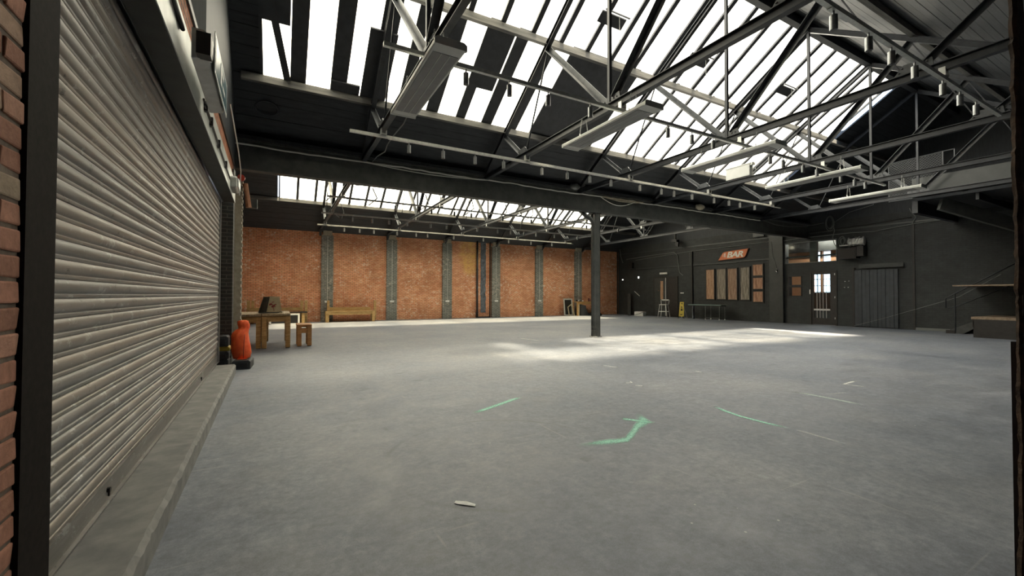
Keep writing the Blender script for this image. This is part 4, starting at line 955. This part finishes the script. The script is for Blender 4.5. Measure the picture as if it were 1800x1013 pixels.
# glazed door (door_2)
d2 = bpy.data.objects.new('door_2', None); COL.objects.link(d2); d2.location = RORG; d2.rotation_euler = (0, 0, RROT); struct(d2)
MB().box(-.03, .1, 10.15, 10.22, 0, 2.62).box(-.03, .1, 11.23, 11.30, 0, 2.62).box(-.03, .1, 10.15, 11.30, 2.55, 2.62).build('frame', 'trim', d2)
d2l = MB().box(0, .05, 10.22, 10.44, .02, 2.55).box(0, .05, 11.13, 11.23, .02, 2.55).box(0, .05, 10.44, 11.13, .02, .34).box(0, .05, 10.44, 11.13, 2.46, 2.55).build('leaf', 'trim', d2)
MB().box(.02, .026, 10.44, 11.13, .34, 2.46).build('pane', 'clear', d2l)
for yy in (10.60, 10.74, 10.87, 11.00): MB().tube([(-.005, yy, .34), (-.005, yy, 2.46)], .011, 6).build('bar', 'silver', d2l)
MB().box(-.03, .0, 10.44, 11.13, .70, .78).build('push_rail', 'silver', d2l)
MB().box(-.05, -.0, 11.27, 11.31, 1.5, 1.72).build('handle', 'white', d2l)
for zz in (.3, 1.3, 2.4): MB().box(-.012, 0, 10.23, 10.26, zz, zz+.09).build('hinge', 'silver', d2l)
# small lit windows + transom
for nm, (a, b_, z0, z1) in (('window_3', (10.17, 12.42, 3.09, 4.10)), ('window_4', (11.70, 12.27, 1.97, 2.40)), ('window_5', (11.70, 12.27, 1.42, 1.84))):
    wn = bpy.data.objects.new(nm, None); COL.objects.link(wn); wn.location = RORG; wn.rotation_euler = (0, 0, RROT); struct(wn)
    MB().box(.1, .106, a, b_, z0, z1).build('pane', 'clear', wn)
    e_ = 'wallgrey' if nm == 'window_3' else 'trim'
    MB().box(-.03, .05, a-.03, a, z0-.03, z1+.03).box(-.03, .05, b_, b_+.03, z0-.03, z1+.03).box(-.03, .05, a, b_, z0-.03, z0).box(-.03, .05, a, b_, z1, z1+.03).build('window_frame', e_, wn)
    if nm == 'window_3':
        MB().box(.12, .3, 11.05, 11.35, z0, z1).box(.12, .25, a, b_, 3.36, 3.44).build('mullion', 'lobbydark', wn)
# sliding clad door
sd_ = rthing('sliding_door', 'blue-black vertically boarded sliding door on a top rail', 'door', 7.9, 0, -.06)
n = 11
for i in range(n):
    a = i*1.54/n; MB().box(-.03-(.012 if i % 2 else 0), 0, a+.004, a+1.54/n-.004, .04, 2.58).build('plank', 'corr', sd_)
MB().box(-.10, -.02, -.20, 1.35, 2.66, 2.84).build('top_rail', 'door', sd_)
MB().box(-.04, .06, 1.54, 1.62, 0, 2.7).build('side_post', 'trim', sd_)
# AC / projector unit with cables
ac = rthing('wall_speaker', 'black box unit on brackets high on the dark wall, silver foil duct above', 'speaker', 8.96, 3.10, -.05)
MB().box(-.45, 0, .25, .95, 0, .50).build('cabinet', 'black', ac, bevel=.01)
MB().box(-.46, -.45, .30, .90, .06, .44).build('grille', 'spotcap', ac)
MB().box(-.42, -.0, .0, .25, .1, .55).build('bracket', 'trim', ac)
b = MB(); rr = random.Random(4); secs = []
y = 0.0
while y < .62:
    secs.append([(-.25+.14*cos(2*pi*k/10)*(1+rr.uniform(-.15, .15)), y, .78+.20*sin(2*pi*k/10)*(1+rr.uniform(-.15, .15))) for k in range(10)]); y += .05
b.rings(secs).build('foil_duct', 'galv', ac)
MB().box(-.3, -.1, .5, .95, .62, .66).build('shelf_edge', 'silver', ac)
def coil(label, y, z, r, x, n, m, rz_=1.35, seed=1):
    rr = random.Random(seed); b = MB()
    for i in range(n):
        rr1 = r*rr.uniform(.7, 1.1); oy = rr.uniform(-.04, .04); oz = rr.uniform(-.05, .05)
        b.tube([(x+rr.uniform(-.02, .02)*0-.02*i, y+oy+rr1*cos(2*pi*k/20), z+oz+rz_*rr1*sin(2*pi*k/20)) for k in range(21)], .010, 5, False)
    o = b.build('cable_coil', m, None, loc=RORG, rotz=RROT); tag(o, label, 'cable'); return o
coil('large coil of grey cable hanging high over the glazed door', 10.36, 4.92, .17, -.05, 6, 'cable_g', 2.0, 2)
coil('loose loops of grey cable beside the black wall unit', 9.85, 3.98, .11, -.12, 4, 'cable_g', 1.8, 5)
coil('small grey cable loop hanging below the black wall unit', 9.95, 3.42, .09, -.12, 3, 'cable_g', 1.8, 7)
def rcable(label, pts, r, m, name='cable', cat='cable'):
    o = MB().tube([(p[0], p[1], p[2]) for p in pts], r, 6).build(name, m, None, loc=RORG, rotz=RROT); tag(o, label, cat); return o
rcable('grey cables dropping from the large coil past the transom', [(-.06, 10.26, 4.8), (-.07, 10.2, 4.5), (-.07, 10.28, 4.2), (-.08, 10.22, 3.9), (-.1, 10.05, 3.6), (-.12, 9.8, 3.55), (-.12, 9.6, 3.65)], .016, 'cable_g')
rcable('grey cable running along the wall above the transom and black unit', [(-.05, 12.57, 4.27), (-.05, 11.6, 4.33), (-.05, 10.6, 4.33), (-.05, 9.5, 4.33), (-.05, 8.7, 4.28), (-.05, 8.25, 4.34), (-.05, 7.4, 4.43), (-.05, 6.0, 4.5)], .020, 'cable_g')
rcable('thin dark conduit above the grey cable at right of the coil', [(-.04, 12.4, 4.5), (-.04, 9.0, 4.62), (-.04, 7.45, 4.72)], .018, 'trim')
rcable('short looped cable where the conduit drops by the mezzanine', [(-.05, 7.42, 4.45), (-.06, 7.3, 4.7), (-.06, 7.45, 4.95), (-.05, 7.5, 5.1)], .016, 'cable_g')
rcable('grey conduit bending down the wall right of the double doors', [(-.04, 23.5, 4.10), (-.04, 21, 4.22), (-.04, 19.25, 4.26), (-.05, 19.02, 4.05), (-.05, 18.95, 3.5), (-.05, 18.85, 2.9), (-.05, 18.6, 2.72)], .026, 'cable_g', 'conduit', 'conduit')
rcable('long thin conduit running level across the dark wall over the BAR sign', [(-.04, 22.6, 3.98), (-.04, 20, 4.12), (-.04, 18.0, 4.22), (-.04, 14.6, 4.28), (-.04, 12.5, 4.34)], .020, 'cable_g', 'conduit', 'conduit')
rcable('dark vertical pipe left of the reclaimed wood panels', [(-.06, 17.93, 0.1), (-.06, 17.93, 4.2)], .045, 'trim', 'wall_pipe', 'pipe')
rcable('pale short pipe above the dark vertical pipe', [(-.07, 18.05, 3.35), (-.07, 18.05, 4.15)], .022, 'cable_g', 'wall_pipe', 'pipe')
rcable('curved grey hose hanging in the far right corner', [(-.1, 24.1, 4.9), (-.15, 23.95, 4.3), (-.2, 23.7, 3.85)], .035, 'cable_g', 'hose', 'hose')
rcable('slack dark rope slung from the floor up past the stage steps', [(-.25, 9.42, .05), (-.28, 8.4, .42), (-.3, 7.5, .78), (-.4, 6.0, 1.38), (-.5, 4.9, 2.2)], .010, 'cable_g', 'rope', 'rope')
rcable('thin cable from the coil up to the truss by the mesh cage', [(-.1, 10.2, 4.9), (-.9, 9.3, 5.15), (-2.2, 8.0, 5.1), (-3.6, 7.5, 5.0)], .010, 'cable_g')
rcable('thin cable hanging beside the wall lamp', [(-.16, 13.05, 4.3), (-.17, 13.0, 3.6), (-.17, 12.85, 3.1), (-.17, 12.78, 2.8)], .008, 'cable_g')
def small(name, label, cat, y, z, sy, sz, m, dx=.05, x=0):
    o = MB().box(x-dx, x, y-sy/2, y+sy/2, z-sz/2, z+sz/2).build(name, m, None, loc=RORG, rotz=RROT, bevel=min(.01, sy*.2)); tag(o, label, cat); return o
o = rthing('wall_lamp', 'small glass lamp hanging at the pilaster right of the wood panels', 'lamp', 12.78, 2.62, -.17)
MB().tube([(0, 0, 0), (0, 0, .14)], [.035, .05], 10).build('shade', 'chrome', o, smooth=True); MB().tube([(0, 0, .14), (0, 0, .22)], .02, 8).build('holder', 'silver', o)
for k, (yy, zz) in enumerate(((9.79, 2.09), (9.66, 2.10), (9.86, 1.80), (9.72, 1.81))): pass
sp = rthing('switch_plate', 'four small pale screw plugs right of the glazed door', 'fitting', 9.75, 1.95, 0)
for (yy, zz) in ((.08, .14), (-.07, .15), (.1, -.14), (-.04, -.14)): MB().box(-.02, 0, yy-.02, yy+.02, zz-.015, zz+.015).build('plug', 'white', sp)
small('wall_socket', 'pair of small white sockets above the yellow sign', 'socket', 18.7, 1.58, .25, .06, 'white', .04)
small('wall_light', 'small lit round lamp on the dark wall left of the double doors', 'light', 22.35, 2.72, .10, .15, 'lampon', .05)
small('wall_light', 'tiny lit lamp near the brick corner of the dark wall', 'light', 23.9, 2.6, .09, .09, 'lampon', .05)
small('junction_box', 'pale junction box under the girder end by the transom', 'electrical box', 13.75, 4.78, .6, .3, 'door', .12)
cam_ = rthing('ceiling_projector', 'black device on a bracket high on the wall in the far bay', 'projector', 18.9, 4.75, -.4)
MB().box(-.15, .15, -.2, .2, .1, .28).build('body', 'black', cam_); MB().box(-.05, .05, -.05, .05, .28, .7).build('arm', 'trim', cam_); MB().box(-.12, .0, -.3, -.1, -.2, .1).build('lamp_head', 'black', cam_)
small('vent_cover', 'dark round extractor outlet near the corner of the dark wall', 'vent', 23.0, 3.6, .4, .4, 'trim', .2)
# stick and plank leaning
o = MB().beam((22.25, 22.3, 1.72), (22.35, 21.9, 1.38), .04, .04).build('wall_bracket', 'silver'); tag(o, 'short pale diagonal bar on the wall left of the double doors', 'bar')
o = MB().box(22.32, 22.36, 22.75, 23.05, 0, 1.55).build('leaning_board', 'soffit'); tag(o, 'narrow dull board leaning upright in the far right corner', 'board')

# ---- furniture by the right wall
hc = thing('bar_chair', 'tall pale metal bar chair with low backrest before the double doors', 'chair', (21.95, 19.4, 0), -1.2)
MB().box(-.24, .24, -.22, .22, .80, .84).build('seat', 'silver', hc, bevel=.015)
for (sx, sy) in ((-1, -1), (1, -1), (1, 1), (-1, 1)): MB().tube([(sx*.20, sy*.18, .80), (sx*.30, sy*.27, 0)], .020, 6).build('leg', 'silver', hc)
for (a, b_) in (((-.26, -.235, .38), (.26, -.235, .38)), ((-.26, .235, .38), (.26, .235, .38)), ((-.26, -.235, .38), (-.26, .235, .38)), ((.26, -.235, .38), (.26, .235, .38))): MB().tube([a, b_], .014, 6).build('footrest', 'silver', hc)
MB().tube([(-.24, .2, .84), (-.27, .24, 1.1), (-.22, .26, 1.15), (.22, .26, 1.15), (.27, .24, 1.1), (.24, .2, .84)], .02, 6).build('back_frame', 'silver', hc)
MB().box(-.2, .2, .245, .27, 1.08, 1.16).build('backrest', 'silver', hc, bevel=.01)
ws = thing('wet_floor_sign', 'yellow folding wet floor sign by the dark wall', 'sign', (21.9, 17.95, 0), -1.25)
MB().add([(-.16, -.10, .12), (.16, -.10, .12), (.12, .02, 1.02), (-.12, .02, 1.02), (-.16, -.08, .12), (.16, -.08, .12), (.12, .04, 1.02), (-.12, .04, 1.02)], [(0, 1, 2, 3), (7, 6, 5, 4), (0, 4, 5, 1), (1, 5, 6, 2), (2, 6, 7, 3), (3, 7, 4, 0)]).build('front_panel', 'yellow', ws)
MB().beam((-.13, -.10, .14), (-.18, -.14, 0), .03, .02).beam((.13, -.10, .14), (.18, -.14, 0), .03, .02).build('front_feet', 'black', ws)
MB().beam((-.10, .05, .8), (-.17, .42, 0), .04, .02).beam((.10, .05, .8), (.17, .42, 0), .04, .02).build('rear_frame', 'silver', ws)
MB().prism([(.04*cos(2*pi*k/10), .92+.04*sin(2*pi*k/10)) for k in range(10)], 'y', .0, .02).build('handle_hole', 'black', ws)
MB().prism([(-.07, .48), (.07, .48), (0, .64)], 'y', -.065, -.045).prism([(-.03, .66), (.03, .66), (.03, .74), (-.03, .74)], 'y', -.045, -.03).box(-.06, .06, -.098, -.088, .22, .27).build('warning_symbol', 'black', ws)
ft = thing('folding_table', 'long narrow table with green-grey top on castors under the wood panels', 'table', (22.25, 15.35, 0), RROT)
MB().box(-.3, .3, 0, 2.15, .84, .88).build('top', 'greentop', ft, bevel=.004)
MB().box(-.27, .27, .05, 2.1, .80, .84).build('frame', 'trim', ft)
for (a, c_) in ((-.26, .12), (.26, .12), (-.26, 1.0), (.26, 1.0)):
    lg = MB().tube([(a, c_+(.0), .80), (a, c_, .08)], .014, 6).build('leg', 'cable_g', ft); MB().tube([(a-.02, c_, .035), (a+.02, c_, .035)], .035, 10).build('castor', 'white', lg)
MB().tube([(-.26, .12, .12), (-.26, 1.0, .12)], .010, 6).build('stretcher', 'cable_g', ft)
MB().prism([(-.06, .0), (.06, .0), (.05, .3), (.09, .55), (.04, .8), (-.04, .8), (-.09, .5)], 'y', 1.95, 2.02).build('end_leg', 'bluestrip', ft)
wb = thing('white_box', 'crumpled white box on the floor by the dark wall corner', 'box', (21.9, 21.4, 0), .3)
MB().box(-.2, .25, -.3, .35, 0, .3).build('carton', 'white', wb, bevel=.02); MB().tube([(-.22, -.3, .28), (-.24, 0, .15), (-.23, .45, .05), (-.24, .8, .02)], .015, 5).build('cable', 'cable_b', wb)

# ================================================================== MEZZANINE AND STAGE
mz = thing('mezzanine', 'dark steel mezzanine platform on the right wall at roof level', 'platform', (19.2, 0, 0))
MB().box(.2, 4.0, 6.05, 6.2, 4.30, 4.75).build('edge_beam', 'steel', mz)
MB().box(.2, 4.0, .3, 6.1, 4.72, 4.80).build('deck', 'plank', mz)
MB().box(.2, .35, .3, 6.2, 4.85, 5.5).build('side_panel', 'door', mz)
MB().box(.2, 4.05, .9, 1.0, 4.9, 8).build('back_panel', 'plank', mz)
for yy in (1.8, 3.2, 4.6): MB().box(.3, 4.0, yy, yy+.08, 4.5, 4.72).build('joist', 'steel', mz)
MB().beam((.45, 5.55, 4.55), (2.6, 4.1, 3.7), .12, .42).build('stair_stringer', 'girder', mz)
MB().beam((.6, 5.05, 4.90), (3.0, 3.9, 4.45), .05, .08).build('stringer_rail', 'soffit', mz)
cg = thing('mesh_cage', 'wire mesh guard cage on the mezzanine edge at upper right', 'cage', (19.6, 5.45, 4.85))
fr_ = MB()
for (a, b_) in (((0, 0, 0), (0, 0, 1.45)), ((0, 1.45, 0), (0, 1.45, 1.40)), ((0, 0, 1.45), (0, 1.45, 1.40)), ((0, 0, .02), (0, 1.45, .02)), ((0, .0, 1.45), (0, -.28, 1.45)), ((0, -.28, 1.45), (0, -.28, 1.05)), ((0, 1.45, 1.38), (.9, 1.5, 1.38))): fr_.tube([a, b_], .022, 6)
fr_.build('frame', 'mesh', cg)
wr_ = MB()
d = -1.45
while d < 1.45:
    for s_ in (1, -1):
        # diagonal wires clipped to the panel
        ps = []
        for k in range(2):
            pass
        y0, z0 = (d, 0) if s_ == 1 else (d, 1.42)
        y1, z1 = (d+1.42, 1.42) if s_ == 1 else (d+1.42, 0)
        a0 = max(0, -y0); a1 = min(1.42, 1.45-y0)
        if a1 > a0+.02:
            pA = (0, y0+a0, z0+s_*a0); pB = (0, y0+a1, z0+s_*a1)
            wr_.beam(pA, pB, .010, .010, (1, 0, 0))
    d += .085
wm_ = wr_.build('wire_mesh', 'mesh', cg); wm_['kind'] = 'stuff'
stg = thing('stage', 'low stage with ply top and ramp at the far right edge', 'stage', (22.0, 4.2, 0))
MB().box(-1.2, 1.35, -3.9, .95, .62, .70).build('deck', 'deck', stg)
MB().box(-1.2, -1.15, -3.9, .9, 0, .62).box(-1.2, 1.3, .88, .92, .35, .62).build('fascia', 'trim', stg)
MB().prism([(1.95, .0), (1.55, 0), (.95, .45), (.95, .64), (1.9, .14)], 'x', .35, 1.2).build('ramp', 'soffit', stg)
MB().box(.3, 1.3, 1.75, 2.0, 0, .12).build('ramp_foot', 'trim', stg)
MB().box(-1.0, 1.3, -3.7, 1.45, 1.76, 1.80).build('upper_shelf', 'deck', stg)
hr = thing('handrail', 'black tubular handrail rising beside the stage ramp', 'railing', (22.35, 0, 0))
MB().tube([(0, 6.2, .96), (0, 6.2, 1.32), (0, 5.95, 1.50), (0, 5.2, 2.02), (0, 4.3, 2.65)], .022, 8).build('rail', 'steel', hr, smooth=True)
MB().tube([(0, 6.15, .94), (0, 5.95, 1.0), (0, 5.2, 1.42), (0, 4.3, 1.92)], .018, 8).build('lower_rail', 'steel', hr, smooth=True)
MB().tube([(0, 5.95, .12), (0, 5.95, 1.5)], .024, 8).build('post', 'steel', hr); MB().tube([(0, 4.4, .7), (0, 4.4, 2.55)], .024, 8).build('post', 'steel', hr)

# ================================================================== FLOOR MARKS
def strip(label, pts, wd, m, cat='floor marking', z=.003, name='paint_mark', widths=None):
    P = [Vector((p[0], p[1], z)) for p in pts]; n = len(P); vs_ = []; uvs = []; L = [0]
    for i in range(1, n): L.append(L[-1]+(P[i]-P[i-1]).length)
    for i, p in enumerate(P):
        d = (P[min(i+1, n-1)]-P[max(i-1, 0)]).normalized(); nn = Vector((-d.y, d.x, 0)); w_ = (widths[i] if widths else wd)/2
        vs_ += [p-nn*w_, p+nn*w_]; uvs += [(0, L[i]/L[-1]), (1, L[i]/L[-1])]
    me = bpy.data.meshes.new(name); fs = [(2*i, 2*i+2, 2*i+3, 2*i+1) for i in range(n-1)]; me.from_pydata([tuple(v) for v in vs_], [], fs)
    ul = me.uv_layers.new(name='UVMap')
    for lp in me.loops: ul.data[lp.index].uv = uvs[lp.vertex_index]
    me.materials.append(MT[m]); o = bpy.data.objects.new(name, me); COL.objects.link(o); tag(o, label, cat, 'paint marks on the concrete floor'); return o
strip('green sprayed dash on the floor, left of the others', [(2.02, 4.63), (2.12, 4.68), (2.41, 4.82), (2.74, 4.98), (2.95, 5.08)], .11, 'spray_g')
strip('bright green sprayed hook mark on the floor, nearest the camera', [(3.75, 3.72), (3.60, 3.47), (3.50, 3.40), (3.28, 3.28), (3.05, 3.13), (2.93, 3.09), (2.80, 3.12), (2.45, 3.18)], .13, 'spray_g', widths=[.10, .16, .16, .10, .10, .16, .17, .12])
strip('short green flick at the top of the bright hook mark', [(3.42, 3.66), (3.52, 3.50), (3.64, 3.34)], .12, 'spray_g', z=.0035)
strip('long pale green line on the floor right of the hook mark', [(4.85, 3.50), (4.76, 3.28), (4.71, 3.06), (4.71, 2.76), (4.74, 2.52)], .085, 'spray_g')
strip('thin pale line further right on the floor', [(6.55, 3.48), (6.62, 3.30), (6.62, 3.0), (6.59, 2.60)], .09, 'spray_w')
strip('small white V mark on the floor at far right', [(8.36, 3.41), (7.87, 3.37), (7.95, 3.04)], .08, 'chalk')
strip('worn white streak on the floor toward the right', [(4.76, 2.48), (4.73, 2.24), (4.71, 2.0)], .06, 'chalk2')
strip('faint pale dash left of the thin line', [(6.81, 3.15), (7.29, 3.05)], .05, 'chalk2')
strip('broken white chalk scrawl on the floor near the sunlit patch', [(5.66, 6.6), (5.74, 6.50), (5.76, 6.36), (5.82, 6.24)], .07, 'chalk')
strip('small white chalk angle below the scrawl', [(4.86, 5.10), (4.99, 5.06), (5.05, 5.18)], .05, 'chalk')
strip('small white chalk dab beside the chalk angle', [(4.88, 4.90), (4.96, 4.78)], .05, 'chalk')
strip('white diagonal streak on the floor before the column', [(6.9, 12.2), (7.0, 11.6), (7.12, 11.0)], .08, 'chalk')
strip('thin white chalk dash near the middle of the floor', [(6.80, 5.30), (6.78, 5.1)], .05, 'chalk')
pp = MB(); pp.add([(1.045, 2.70, .004), (1.065, 2.72, .006), (1.12, 2.665, .012), (1.165, 2.615, .005), (1.15, 2.59, .004), (1.10, 2.635, .006), (1.06, 2.675, .004)], [(0, 1, 2, 6), (2, 3, 4, 5), (2, 5, 6)])
o = pp.build('paper_scrap', 'paper'); tag(o, 'torn white paper scrap on the floor nearest the camera', 'paper'); sl_ = o.modifiers.new('thick', 'SOLIDIFY'); sl_.thickness = .002
